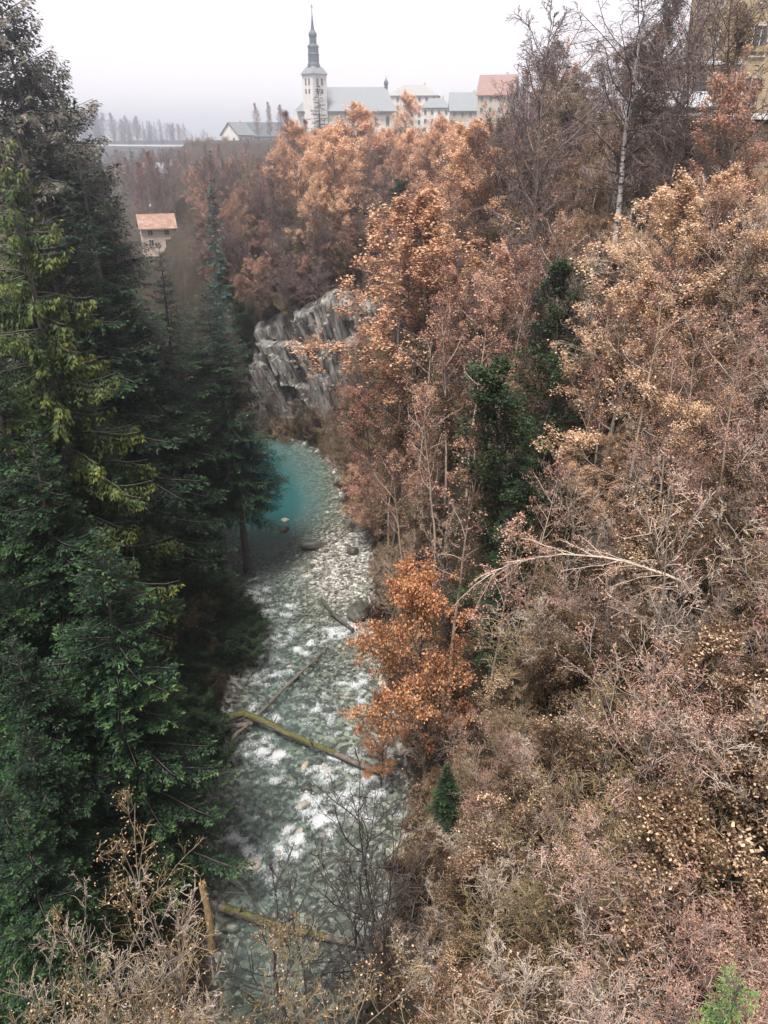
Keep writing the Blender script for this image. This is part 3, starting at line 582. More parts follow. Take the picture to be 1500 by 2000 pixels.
stems_tree('rust_tree', 25, 20, .26, 'bark_grey', 'twig_purple', 'leaf_rust', cb=.2, nl=28, spread=.27, a0=60, a1=20, m2=9, m3=8, lper=9, lsize=.15, hang=.1, lspread=.2)
stems_tree('bare_a', 26, 20, .24, 'bark_grey', 'twig_purple', None, cb=.25, nl=24, spread=.30, a0=62, a1=22, m2=8, m3=7, m4=4, rmin=(.04, .024, .015, .012))
stems_tree('bare_b', 27, 18, .2, 'bark_dark', 'twig_purple', 'leaf_brown', cb=.2, nl=22, spread=.33, a0=70, a1=28, m2=8, m3=7, m4=3, lper=2, lsize=.12, keep=.7, rmin=(.035, .02, .012, .009))
stems_tree('brown_tree', 28, 16, .2, 'bark_grey', 'twig_tan', 'leaf_brown', cb=.15, nl=26, spread=.33, a0=75, a1=30, m2=8, m3=7, lper=13, lsize=.15, hang=.4, lspread=.18, clump=.43, rmin=(.03, .016, .01, .007))
stems_tree('copper_tree', 29, 13, .13, 'bark_dark', 'twig_purple', 'leaf_copper', cb=.2, nl=30, spread=.30, a0=68, a1=30, m2=8, m3=7, lper=20, lsize=.105, hang=1.1, lspread=.13, clump=.45, rmin=(.022, .012, .007, .005))
stems_tree('birch', 30, 24, .26, 'bark_birch', 'twig_purple', None, cb=.28, nl=30, spread=.30, a0=60, a1=25, m2=8, m3=7, m4=3, f3=.6, f4=.6, trop1=-.01, trop2=-.06, trop3=-.2, limb='bark_dark', rmin=(.04, .024, .015, .012))
stems_tree('ivy_tree', 31, 20, .3, 'bark_dark', 'twig_dark', 'ivy', cb=.04, nl=50, spread=.16, a0=80, a1=45, m2=7, m3=6, lper=11, lsize=.17, hang=.8, lspread=.2, shape=([0, .4, .8, 1], [1.1, 1, .7, .3]))
# shrubs
S_R = (.018, .011, .0075, .005)
stems_tree('shrub_pale', 41, 7, .05, 'bark_grey', 'twig_pale', None, stems=8, cb=.2, nl=8, spread=.32, a0=52, a1=25, m2=6, m3=6, rmin=(.018, .012, .009, .006), stemspread=.30)
stems_tree('shrub_pink', 42, 6, .045, 'bark_grey', 'twig_pink', 'leaf_pinkbrown', stems=7, cb=.15, nl=9, spread=.34, a0=60, a1=28, m2=6, m3=6, lper=4, lsize=.05, keep=.5, rmin=(.016, .010, .0065, .0042), stemspread=.38)
stems_tree('shrub_brown', 43, 5, .045, 'bark_grey', 'twig_tan', 'leaf_brown', stems=7, cb=.12, nl=9, spread=.36, a0=65, a1=30, m2=6, m3=6, lper=12, lsize=.08, hang=.6, lspread=.12, clump=.42, rmin=S_R, stemspread=.4)
stems_tree('shrub_tan', 44, 5, .045, 'bark_grey', 'twig_pale', 'leaf_tan', stems=6, cb=.12, nl=9, spread=.36, a0=65, a1=30, m2=6, m3=6, lper=11, lsize=.075, hang=.6, lspread=.12, rmin=S_R, stemspread=.4, clump=.4)
stems_tree('shrub_olive', 45, 5, .04, 'bark_moss', 'twig_tan', None, stems=8, cb=.12, nl=9, spread=.36, a0=60, a1=28, m2=6, m3=6, rmin=S_R, stemspread=.42)
stems_tree('sapling_dark', 46, 12, .085, 'bark_dark', 'twig_dark', None, stems=2, cb=.15, nl=13, spread=.30, a0=45, a1=25, m2=6, m3=4, rmin=(.022, .012, .008, .006), stemspread=.16)
stems_tree('sapling_thin', 47, 10, .07, 'bark_grey', 'twig_pale', 'leaf_pinkbrown', stems=1, cb=.2, nl=18, spread=.28, a0=50, a1=28, m2=6, m3=5, lper=3, lsize=.09, keep=.4, rmin=(.018, .011, .008, .006))

stems_tree('thicket_pale', 48, 14, .07, 'bark_grey', 'twig_pale', None, stems=7, cb=.3, nl=12, spread=.20, a0=50, a1=25, m2=7, m3=4, m4=2, rmin=(.015, .010, .0075, .005), stemspread=.14)
stems_tree('thicket_tan', 49, 13, .07, 'bark_grey', 'twig_tan', 'leaf_tan', stems=7, cb=.25, nl=13, spread=.22, a0=55, a1=28, m2=7, m3=4, m4=2, lper=2, lsize=.05, keep=.22, rmin=(.014, .009, .0065, .0045), stemspread=.16)
stems_tree('shrub_green', 50, 3.2, .04, 'bark_moss', 'twig_dark', 'ivy', stems=6, cb=.1, nl=8, spread=.42, a0=75, a1=35, m2=5, m3=5, lper=9, lsize=.11, hang=.4, lspread=.12, rmin=S_R, stemspread=.5)
stems_tree('pole_tree', 51, 18, .13, 'twig_pale', 'twig_purple', 'leaf_pinkbrown', cb=.5, nl=16, spread=.20, a0=60, a1=25, m2=6, m3=6, lper=5, lsize=.14, keep=.5, rmin=(.03, .018, .011, .008))
TREES = []
def fir(key, px, py, Y, label, name='fir_tree', group=None, wide=1.0, cat='fir tree'):
    X, Y, h = by_px(px, py, Y); return plant(key, name, label, cat, group, X, Y, h, wide=wide)
# ---- conifer-clad bank, landmark trees
fir('spruce_droop', -15, 235, 45, 'tall yellow-green spruce with drooping curtain-like twigs', 'spruce_tree', cat='spruce tree')
fir('fir_a', 60, 212, 56, 'broad dark green fir right behind the yellow-green drooping spruce', wide=1.15)
fir('fir_b', 150, 186, 64, 'pointed fir standing clear against the sky, open tiered branches', wide=1.0)
fir('fir_a', 225, 316, 70, 'dense fir with a browned top beside the pointed sky-line fir')
fir('fir_river', 428, 548, 75, 'tall fir with bare lower trunk leaning over the turquoise pool')
fir('spruce_slim', 388, 338, 118, 'slender bluish spruce like a column beside the rust-roofed house', 'spruce_tree', cat='spruce tree', wide=1.15)
fir('fir_c', 150, 1008, 33, 'bushy bright-tipped fir low on the conifer bank, full to the ground', wide=1.05)
fir('fir_c', 38, 850, 37, 'bushy fir with golden tip behind the bright-tipped low fir', wide=1.05)
fir('pine_dry', 15, -110, 70, 'tallest grey-brown thinning pine above the conifer bank', 'pine_tree', cat='pine tree')
fir('pine_dry', 62, 8, 76, 'grey-brown thinning pine with ragged top beside the tallest one', 'pine_tree', cat='pine tree')
fir('pine_dry', 88, 105, 84, 'lower grey-brown pine with ragged branches at the edge of the sky', 'pine_tree', cat='pine tree')
fir('spruce_far', 411, 293, 172, 'small bluish spruce in haze beyond the slender spruce, taller of two', 'spruce_tree', cat='spruce tree')
fir('spruce_far', 432, 305, 178, 'small bluish spruce in haze beyond the slender spruce, shorter of two', 'spruce_tree', cat='spruce tree')
fir('spruce_far', 622, 166, 300, 'lone dark spruce in front of the church tower', 'spruce_tree', cat='spruce tree', wide=1.7)
GF = 'firs crowding the conifer-clad bank'
for key, px, py, Y in [('fir_b', 300, 470, 92), ('fir_a', 335, 610, 103), ('fir_b', 352, 575, 112), ('fir_a', 255, 540, 82), ('fir_b', 118, 400, 57), ('fir_a', 80, 620, 47), ('fir_b', 200, 650, 62),
                       ('fir_a', -20, 1150, 31), ('fir_c', 60, 1240, 29), ('fir_a', 15, 1380, 25), ('fir_c', 215, 1190, 40), ('fir_c', 150, 1330, 33), ('fir_b', 285, 900, 66), ('fir_a', 90, 760, 52), ('fir_b', 240, 860, 58),
                       ('fir_c', 300, 1240, 46), ('fir_c', 250, 1390, 38), ('fir_b', -60, 640, 40), ('fir_a', -90, 400, 52), ('fir_b', 330, 830, 80), ('fir_a', 370, 800, 92), ('fir_b', -80, 960, 34), ('fir_a', 185, 500, 74),
                       ('fir_a', 330, 1000, 62), ('fir_c', 80, 1500, 26), ('fir_c', 200, 1500, 32), ('fir_b', 385, 640, 98), ('fir_c', 320, 1400, 43), ('fir_a', -40, 1500, 22), ('fir_c', 10, 1620, 20), ('fir_c', 130, 1640, 24)]:
    X, Y_, h = by_px(px, py, Y)
    if h > 3:
        lab = ('tall ' if h > 22 else 'shorter ') + 'dark green fir ' + fir_zone(Y_); plant(key, 'fir_tree', lab, 'fir tree', lab.replace('fir ', 'firs ', 1), X, Y_, min(h, 36))
for i in range(44):  # mostly out-of-view wood, added to shade the low conifer bank
    y = _prg.uniform(-14, 46); x = _prg.uniform(-64, -15 - max(y, 0) * .58 - 3)
    plant(str(_prg.choice(['fir_a', 'fir_b', 'fir_c'])), 'fir_tree', 'dark green fir in the unseen shading wood beside the bridge end', 'fir tree', 'firs in the unseen shading wood beside the bridge end', x, y, _prg.uniform(24, 34))
# ---- cliff-top and brown-bank landmark trees
def leafy(key, px, py, Y, label, name='beech_tree', wide=1.0, group=None, cat='tree', rot=None, lean=(0, 0)):
    X, Y, h = by_px(px, py, Y); return plant(key, name, label, cat, group, X, Y, max(h, 4), wide=wide, rot=rot, lean=lean)
leafy('beech_a', 690, 222, 140, 'pale orange beech on the cliff top with fanned dark limbs', wide=1.15)
leafy('beech_a', 790, 310, 142, 'rounded orange beech on the cliff edge right above the bare rock face', wide=.95)
leafy('beech_b', 800, 200, 165, 'thin-leaved orange beech below the church nave', wide=.9)
leafy('beech_b', 620, 300, 132, 'orange beech on the cliff top in front of the rust-red tree')
leafy('rust_tree', 565, 225, 170, 'rust-red twiggy tree below the church apse', 'broadleaf_tree')
leafy('rust_tree', 590, 240, 182, 'dusky pink bare tree at the foot of the church tower', 'broadleaf_tree', wide=.8)
leafy('beech_a', 945, 265, 86, 'largest orange beech on the brown bank, crown reaching toward the cliff', wide=1.25)
leafy('beech_a', 860, 420, 78, 'orange beech with two mossy trunks hanging over the river bank', wide=1.3)
leafy('beech_b', 925, 560, 68, 'orange-brown beech with a long pale bare trunk below the largest beech', wide=1.0)
leafy('beech_b', 1000, 300, 96, 'pale orange beech between the largest beech and the hazy town')
leafy('birch', 1275, -60, 57, 'tall birch with drooping purple twigs above the brown bank', 'birch_tree', wide=1.25)
leafy('bare_a', 1090, 40, 66, 'dark bare tree with spreading purple crown beside the tall birch', 'bare_tree', wide=1.25)
leafy('bare_a', 1030, 190, 84, 'bare grey tree left standing alone in front of the red-roofed house', 'bare_tree', wide=.9)
leafy('ivy_tree', 1310, -40, 68, 'tall trunk wrapped in dark ivy behind the birch', 'ivy_clad_tree', wide=.7)
leafy('ivy_tree', 1095, 520, 46, 'dark ivy-smothered tree amid the brown bank', 'ivy_clad_tree', wide=1.3)
leafy('ivy_tree', 1040, 690, 44, 'lower dark ivy-smothered tree on the brown bank beside the taller one', 'ivy_clad_tree', wide=1.3)
leafy('fir_c', 1020, 880, 41, 'narrow young fir with olive tips below the ivy trees', 'fir_tree', cat='fir tree', wide=.8)
leafy('fir_c', 880, 1480, 33, 'small dark fir under the copper-leaved tree', 'fir_tree', cat='fir tree', wide=1.0)
leafy('copper_tree', 850, 1132, 40, 'young tree thick with hanging copper-orange leaves over the rapids', 'young_beech', wide=1.1)
leafy('copper_tree', 745, 1350, 42, 'sparser low copper-leaved tree reaching over the rapids', 'young_beech', wide=.8)
leafy('beech_tan', 1300, 380, 43, 'wide tan-leaved crown directly below the white-barked birch', wide=1.25)
leafy('beech_tan', 1440, 350, 42, 'wide tan-leaved crown below the long stone outbuilding', wide=1.2)
leafy('beech_tan', 1230, 560, 40, 'tan-leaved tree below the wide crowns, above the leaning birch stem', wide=1.1)
leafy('pole_tree', 1440, 60, 58, 'thin tan-leaved tree in front of the yellow building', wide=.8)
leafy('bare_a', 1360, 30, 62, 'slim bare tree in front of the stone outbuilding', 'bare_tree', wide=.7)
for px, py, Y, k, lab in [(1345, 70, 56, 'bare_b', 'bare tree with brown scraps of leaf before the cream annex'), (1400, -30, 53, 'bare_b', 'tall dark bare tree crossing the yellow building corner'), (1455, 20, 54, 'brown_tree', 'thin brown-leaved tree right before the yellow building'),
                         (1500, -60, 50, 'bare_b', 'tall dark bare tree before the yellow building windows'), (1480, 130, 47, 'beech_c', 'pinkish beech before the stone outbuilding wall'), (1320, 190, 54, 'bare_a', 'slim purple-twigged tree before the metal-roofed shed'), (1425, 170, 49, 'bare_a', 'purple-twigged bare tree before the stone outbuilding')]:
    leafy(k, px, py, Y, lab, 'bare_tree' if 'bare' in k else 'broadleaf_tree', wide=1.0)
leafy('bare_a', 860, 240, 200, 'slim bare tree in front of the large white town house', 'bare_tree', wide=.5)
leafy('bare_a', 280, 930, 60, 'slim grey bare tree among the firs of the conifer bank', 'bare_tree', wide=1.0)

# ---- bulk: chosen by where a ground point shows, planted where it stands
rgS = np.random.default_rng(77)
def scatter(n, xr, yr, dmin=1.0, side='r', seed=0):
    rg = np.random.default_rng(seed); out = []
    X = rg.uniform(*xr, n * 6); Y = rg.uniform(*yr, n * 6); z, dr, dl, inr = terrain(X, Y, True); d = dr if side == 'r' else dl
    for x, y, zz, dd in zip(X, Y, z, d):
        if dd < dmin: continue
        if any((x - a_) ** 2 + (y - b_) ** 2 < 1.7 for a_, b_, _, _ in out): continue
        px, py, dep = project((x, y, zz + 2))
        if dep[0] < 7 or not (-150 < px[0] < 1650) or not (-50 < py[0] < 2400): continue
        out.append((x, y, px[0], py[0]))
        if len(out) >= n: break
    return out
KIN = {'shrub_brown': ('leafy_shrub', 'shrub clad in withered brown leaves', 'shrub'), 'shrub_tan': ('leafy_shrub', 'shrub with pale tan dry leaves', 'shrub'),
       'shrub_pink': ('twiggy_shrub', 'pinkish twiggy near-leafless shrub', 'shrub'), 'shrub_pale': ('bare_shrub', 'pale grey bare shrub', 'shrub'), 'shrub_olive': ('bare_shrub', 'olive-brown bare shrub', 'shrub'),
       'brown_tree': ('broadleaf_tree', 'tree with thin brown dry leaves', 'tree'), 'bare_b': ('bare_tree', 'dark bare tree with few brown leaves', 'tree'), 'beech_c': ('beech_tree', 'pinkish-brown leaved beech', 'tree'), 'sapling_thin': ('sapling', 'thin pale sapling with few leaves', 'sapling')}
def pick(px, py, rg):
    if py > 1050 and px > 930:
        if px > 1330 and py > 1250: return rg.choice(['shrub_pink', 'shrub_pink', 'shrub_pale', 'shrub_brown'])
        if py > 1550: return rg.choice(['shrub_pale', 'shrub_brown', 'shrub_olive', 'sapling_thin', 'shrub_pink', 'shrub_pale'])
        return rg.choice(['shrub_brown', 'sapling_thin', 'shrub_pink', 'shrub_olive', 'shrub_brown', 'sapling_thin'])
    if py > 1050: return rg.choice(['shrub_brown', 'shrub_olive', 'shrub_brown', 'sapling_thin'])
    if px > 1100: return rg.choice(['shrub_tan', 'shrub_tan', 'brown_tree', 'shrub_pale', 'sapling_thin', 'shrub_brown'])
    return rg.choice(['bare_b', 'brown_tree', 'shrub_olive', 'shrub_brown', 'beech_c'])
for x, y, px, py in scatter(430, (-6, 44), (3, 112), .8, 'r', 4):
    k = str(pick(px, py, rgS))
    if px < 790 and py > 1500: continue
    nm, lb_, ct = KIN[k]; h = PROTO[k]['H'] * rgS.uniform(.6, 1.05)
    dep = project((x, y, tz(x, y)))[2][0]
    if dep < 24 and k == 'sapling_thin': k = 'shrub_pale'; nm, lb_, ct = KIN[k]; h = 3.0
    if px > 1255 and y > 40: h = float(np.clip(at_y(px, 385 if rgS.random() < .55 else 250, y)[2] - tz(x, y), 1.5, h))
    if 1165 < px < 1320 and 38 < y < 58: h = min(h, 3.0)
    if dep < 17: h = min(h, 3.2)
    if k in ('brown_tree', 'bare_b', 'beech_c'): h *= .85
    lb_ = ('tall ' if h > PROTO[k]['H'] * .7 else 'small ') + lb_ + ' ' + bank_zone(px, py); gp = lb_ + ' (several)'
    plant(k, nm, lb_, ct, gp, x, y, h, wide=rgS.uniform(.85, 1.2), lean=(0, rgS.uniform(-.15, .05)))
NEAR = {'shrub_pale': 'pale bare shrub in the thicket nearest the bridge', 'shrub_pink': 'pinkish twiggy shrub in the thicket nearest the bridge', 'shrub_brown': 'brown-leaved shrub in the thicket nearest the bridge', 'shrub_olive': 'olive bare shrub in the thicket nearest the bridge', 'shrub_tan': 'tan-leaved shrub in the thicket nearest the bridge'}
for x, y, px, py in scatter(150, (-3, 26), (3, 34), .8, 'r', 14) + scatter(46, (4, 18), (2, 15), .8, 'r', 15):
    if px < 800 + (py - 1600) * .1 and py > 1450: continue
    k = str(rgS.choice(['shrub_pale', 'shrub_brown', 'shrub_olive', 'shrub_olive', 'shrub_pink', 'shrub_pale', 'shrub_brown'] if px < 1300 else ['shrub_pink', 'shrub_pink', 'shrub_pale', 'shrub_brown', 'shrub_pale']))
    dep = project((x, y, tz(x, y)))[2][0]; plant(k, KIN[k][0], NEAR[k], 'shrub', NEAR[k].replace('shrub in', 'shrubs in'), x, y, rgS.uniform(2.5, 5.5) * (1 if dep > 15 else .6), wide=rgS.uniform(.9, 1.4), lean=(0, rgS.uniform(-.2, .05)))
for px, py, Y in [(935, 560, 62), (965, 470, 74), (885, 600, 66), (1205, 600, 44), (1085, 640, 52), (1150, 700, 44), (1300, 520, 40), (1010, 520, 60), (820, 640, 72), (1390, 640, 33), (1240, 860, 34), (905, 820, 50), (985, 1000, 40), (1130, 300, 70), (1180, 220, 72), (1060, 900, 42), (1330, 760, 32), (1440, 800, 28), (860, 760, 62), (760, 760, 82), (790, 880, 66), (1010, 720, 54), (1120, 420, 56), (1380, 420, 46)]:
    X, Y_, h = by_px(px, py, Y * .92); plant('pole_tree', 'slim_tree', 'slim pale-trunked tree, bare below its thin crown, on the brown bank', 'tree', 'slim pale-trunked trees on the brown bank', X, Y_, float(np.clip(h, 9, 24)))
for i in range(60):
    y = rgS.uniform(300, 450); x = -34 - min(y - 130, 320) * .22 + rgS.uniform(-26, 16); z0 = tz(x, y); px = project((x, y, z0))[0][0]; lim = at_y(px, 290, y)[2] - z0
    if lim > 4: plant(str(rgS.choice(['bare_a', 'rust_tree', 'bare_b'])), 'hillside_tree', 'hazy leafless tree on the slope under the barn', 'tree', 'hazy trees on the slope under the barn', x, y, min(lim, rgS.uniform(8, 14)), wide=1.3)
    elif lim > -3: plant('shrub_olive', 'hillside_shrub', 'hazy scrub bush on the slope under the barn', 'bush', 'scrub bushes on the slope under the barn', x, y, rgS.uniform(1.5, 3), wide=1.6)
# trees over the cliff and up to the town
for i in range(260):
    y = rgS.uniform(121, 245); x = rgS.uniform(-46 - (y - 120) * .2, 50 + (y - 120) * .2)
    z, dr, dl, inr = terrain(np.array([x]), np.array([y]), True)
    if dr[0] < 5: continue
    px, py, dep = project((x, y, z[0] + 8)); px = px[0]
    if px < 385 and y < 175: continue
    k = str(rgS.choice(['bare_b', 'bare_a', 'beech_c', 'rust_tree', 'bare_a'] if px < 560 else ['beech_b', 'beech_c', 'bare_b', 'beech_a', 'bare_a']))
    lab = {'bare_a': 'bare grey-purple tree in the hazy wood between cliff and town', 'bare_b': 'dark bare tree with brown scraps of leaf between cliff and town', 'beech_c': 'pinkish-brown beech in the hazy wood between cliff and town',
           'rust_tree': 'rust-tinged twiggy tree in the hazy wood between cliff and town', 'beech_b': 'thin orange beech in the hazy wood between cliff and town', 'beech_a': 'full orange beech in the hazy wood between cliff and town'}[k]
    htop = at_y(px, 300 + 0 * px, y)[2] - z[0] if px < 560 else at_y(px, 250, y)[2] - z[0]
    h = min(PROTO[k]['H'] * rgS.uniform(.6, 1.0), max(htop, 5) * rgS.uniform(.75, 1.0))
    plant(k, 'bare_tree' if 'bare' in k else 'broadleaf_tree', lab, 'tree', lab.replace('tree', 'trees', 1), x, y, h)
for i in range(120):
    px = rgS.uniform(395, 800); P = hit(px, rgS.uniform(385, 600))
    if P[1] < 119 or P[1] > 190: continue
    k = str(rgS.choice(['bare_b', 'shrub_olive', 'shrub_brown', 'beech_c', 'bare_b', 'shrub_brown'])); h = rgS.uniform(6, 11) if k in ('bare_b', 'beech_c') else rgS.uniform(3, 6)
    lab = {'bare_b': 'scrubby dark bare tree crowning the cliff', 'beech_c': 'scrubby pinkish beech crowning the cliff', 'shrub_olive': 'grey-brown bare bush crowning the cliff', 'shrub_brown': 'brown-leaved bush crowning the cliff'}[k]
    plant(k, 'scrub_tree' if h > 6 else 'scrub_bush', lab, 'tree' if 'tree' in lab or 'beech' in lab else 'bush', lab + ' (several)', P[0], P[1], h, wide=1.2)
# shrubs along both river edges and at the cliff foot
for i in range(60):
    y = rgS.uniform(50, 119); side = rgS.random() < .72
    x = np.interp(y, RB[:, 1], RB[:, 0]) + rgS.uniform(.8, 4) if side else np.interp(y, LB[:, 1], LB[:, 0]) - rgS.uniform(1, 5)
    k = 'shrub_olive' if rgS.random() < .6 else 'shrub_brown'
    lab = 'low brushy shrub at the water edge below the brown bank' if side else 'low brushy shrub under the firs at the water edge'
    plant(k, 'riverside_shrub', lab, 'shrub', 'low shrubs along the foot of the brown bank' if side else 'low shrubs under the firs', x, y, rgS.uniform(1.5, 3.8))
for i in range(34):
    y = rgS.uniform(76, 116); x = np.interp(y, RB[:, 1], RB[:, 0]) + rgS.uniform(.6, 3.2); k = str(rgS.choice(['shrub_olive', 'shrub_tan', 'shrub_brown', 'shrub_olive', 'shrub_pink']))
    plant(k, 'overhanging_shrub', 'dry shrub leaning over the pebbly edge of the pool', 'shrub', 'shrubs leaning over the pool edge', x, y, rgS.uniform(2.5, 5.5), wide=1.2, lean=(0, -.25), rot=0)
for i in range(44):
    px = rgS.uniform(470, 740); py = rgS.uniform(740, 880); P = hit(px, py)
    k = str(rgS.choice(['shrub_olive', 'shrub_pale', 'shrub_brown'])); plant(k, 'cliff_shrub', 'scrubby bush rooted on the limestone cliff ledges', 'shrub', 'bushes on the cliff ledges', P[0], P[1] + .5, rgS.uniform(2, 4.5))
for i in range(70):
    P = hit(rgS.uniform(330, 500), rgS.uniform(1040, 1520))
    if float(sdist(P[0], P[1], LB)) > -.5: continue
    plant('shrub_green', 'evergreen_shrub', 'low dark evergreen shrub on the mossy rock under the firs', 'shrub', 'evergreen shrubs on the bank under the firs', P[0], P[1], rgS.uniform(1.2, 3.0), wide=1.4)
for x, y, h, k in [(-19.5, 117.5, 9, 'bare_b'), (-16.5, 116.5, 8, 'bare_a'), (-12, 115, 9, 'bare_a'), (-8, 113.5, 7, 'bare_b'), (-4, 113, 9, 'brown_tree'), (-21, 118.5, 12, 'bare_a'), (-14, 116, 6, 'brown_tree'), (0, 113, 10, 'bare_a'), (-10, 114, 5, 'shrub_olive'), (-6, 113, 4, 'shrub_olive'), (-17, 116.5, 4, 'shrub_brown')]:
    plant(k, 'cliff_foot_tree' if h > 5 else 'cliff_foot_shrub', 'thin leafless tree at the foot of the cliff' if 'bare' in k else 'brown-leaved tree at the foot of the cliff' if k == 'brown_tree' else 'scrubby shrub at the foot of the cliff', 'tree' if h > 5 else 'shrub', 'plants at the foot of the cliff: ' + k.split('_')[0], x, y, h, wide=1.1)
for i in range(26):
    x = rgS.uniform(-23, 4); y = float(np.interp(x, CLX, CLY)) + rgS.uniform(1.5, 5); k = str(rgS.choice(['bare_b', 'beech_c', 'shrub_olive', 'shrub_brown', 'bare_a'])); h = rgS.uniform(5, 9) if k in ('bare_a', 'bare_b', 'beech_c') else rgS.uniform(2.5, 4.5)
    plant(k, 'cliff_edge_tree' if h > 4.6 else 'cliff_edge_bush', ('pinkish beech' if k == 'beech_c' else 'bare tree' if 'bare' in k else 'scrub bush') + ' growing on the very edge of the cliff top', 'tree' if h > 4.6 else 'bush', 'plants on the cliff edge: ' + k.split('_')[0], x, y, h, wide=1.2, z=float(np.interp(x, CLX, CLT)) - .6, lean=(.2, 0), rot=0)
for px, py, h in [(500, 690, 10), (515, 790, 6), (480, 640, 10), (750, 620, 12), (735, 760, 7), (585, 835, 5)]:
    P = hit(px, py + 10); plant('ivy_tree', 'ivy_thicket', 'dark evergreen ivy thicket clinging to the shaded side of the cliff', 'ivy', 'ivy thickets on the cliff', P[0], P[1] - .3, h, wide=1.7)
for i in range(16):
    px = rgS.uniform(250, 420); py = rgS.uniform(820, 1330); P = hit(px, py)
    k = str(rgS.choice(['shrub_olive', 'sapling_thin', 'shrub_pink'])); plant(k, 'understorey_shrub', 'leafless shrub between the firs on the conifer-clad bank', 'shrub', 'leafless shrubs between the firs', P[0], P[1], rgS.uniform(3, 6))
# near shrubs whose tops fill the lower edge
for k, px, py, Y, nm, lab, wd in [
    ('thicket_pale', 245, 1650, 18.5, 'bare_shrub', 'tall bare silvery shrub in front of the broken trunk', .75), ('thicket_pale', 160, 1820, 16.5, 'bare_shrub', 'lower bare silvery shrub beside the taller one near the broken trunk', .9),
    ('thicket_tan', 270, 1800, 17.0, 'twiggy_shrub', 'tan scrubby shrub below the broken trunk', 1.0), ('thicket_tan', 240, 1810, 15.5, 'twiggy_shrub', 'pink-brown twiggy shrub below the silvery shrubs', 1.0), ('thicket_tan', 340, 1900, 15.0, 'twiggy_shrub', 'tan twiggy shrub at the water edge below the near mossy log', .8),
    ('sapling_dark', 668, 1480, 24.5, 'dark_sapling', 'dark upright sapling with thin straight stems over the near shallows', 1.0), ('sapling_dark', 730, 1545, 25.5, 'dark_sapling', 'dark forked sapling crossing the near mossy log', 1.1),
    ('sapling_dark', 790, 1560, 24.0, 'dark_sapling', 'dark sapling below the copper-leaved tree', 1.1), ('sapling_dark', 560, 1690, 22.5, 'dark_sapling', 'leaning dark sapling low over the near shallows', 1.3)]:
    X, Y_, h = by_px(px, py, Y)
    plant(k, nm, lab, 'shrub' if 'shrub' in nm else 'sapling', None, X, Y_, max(h, 3), wide=wd)

# ------------------------------------------------------------------ fallen logs, snag, leaning stem
def log(name, label, pts, r0, r1, mat, moss=False, stubs=0, seed=0, cat='log', group=None):
    rg = np.random.default_rng(seed); pts = np.asarray(pts, float); c = pts.mean(0)
    t = np.linspace(0, 1, 14); s = np.linspace(0, 1, len(pts)); q = np.stack([np.interp(t, s, pts[:, i] - c[i]) for i in range(3)], -1)
    q += rg.normal(0, .03, q.shape) * np.array([1, 1, .6]); rad = np.linspace(r0, r1, 14)
    o = thing(name, label, cat, tuple(c), group=group)
    mb = MB(); tube(mb, q, rad, 10, 0, True, .06, rg); link('trunk', mb.mesh('log_trunk', [mat], True), o)
    if moss:
        mb = MB(); tube(mb, q[1:-2] + np.array([0, 0, .05 * r0 / .25]), rad[1:-2] * .98, 9, 0, True, .10, rg); link('moss', mb.mesh('log_moss', [M['moss']], True), o)
    for i in range(stubs):
        k = rg.integers(3, 12); d = rg.normal(size=3); d[2] = abs(d[2]) + .3; d /= np.linalg.norm(d); L = rg.uniform(.5, 1.6); mb = MB()
        tube(mb, np.array([q[k], q[k] + d * L * .5, q[k] + d * L + rg.normal(0, .1, 3)]), [rad[k] * .35, rad[k] * .25, .02], 6); link('branch_stub', mb.mesh('log_stub', [mat], True), o)
    return o
def W(px, py, z): return on_z(px, py, z)
log('fallen_log', 'mossy fallen trunk lying across the rapids, bent at its root end', [W(446, 1402, .9), W(478, 1394, 1.1), W(520, 1412, .95), W(600, 1450, .75), W(740, 1508, .45)], .33, .2, M['wood_wet'], True, 5, 1)
log('fallen_log', 'long thin bleached pole slanting across the rapids to the gravel bar', [W(452, 1446, .9), W(500, 1400, .6), W(560, 1340, .5), W(642, 1262, .35)], .17, .09, M['wood_wet'], False, 3, 2)
log('fallen_log', 'second thin pole lying alongside the long bleached pole', [W(470, 1432, .55), W(520, 1378, .45), W(590, 1310, .35), W(622, 1288, .3)], .13, .07, M['wood_wet'], False, 2, 3)
log('fallen_log', 'dark waterlogged trunk wedged at the lower end of the gravel bar', [W(630, 1172, .3), W(650, 1200, .35), W(690, 1230, .4)], .22, .16, M['stone_dark'], False, 2, 4)
log('fallen_log', 'mossy log spanning the near shallows below the broken trunk', [W(428, 1772, .9), W(480, 1788, .7), W(560, 1812, .55), W(705, 1845, .45)], .27, .19, M['wood_wet'], True, 4, 5)
log('fallen_log', 'slim pole leaning from the gravel bar into the brown bank', [W(628, 1080, .2), W(660, 1052, .6), W(718, 978, 2.2)], .12, .08, M['wood_wet'], False, 1, 6)
log('fallen_log', 'brown stripped stem sliding down the bank under the firs', [W(345, 1338, 4.0), W(385, 1380, 2.6), W(428, 1422, 1.2)], .14, .1, M['bark_fir'], False, 2, 7)
log('fallen_log', 'short grey log propped under the bent mossy trunk', [W(436, 1422, .8), W(492, 1412, .6)], .26, .2, M['wood_wet'], False, 1, 8)
log('fallen_log', 'short dark stick lying among pebbles mid gravel bar', [W(623, 1125, .25), W(658, 1126, .25)], .12, .08, M['stone_dark'], False, 2, 9)
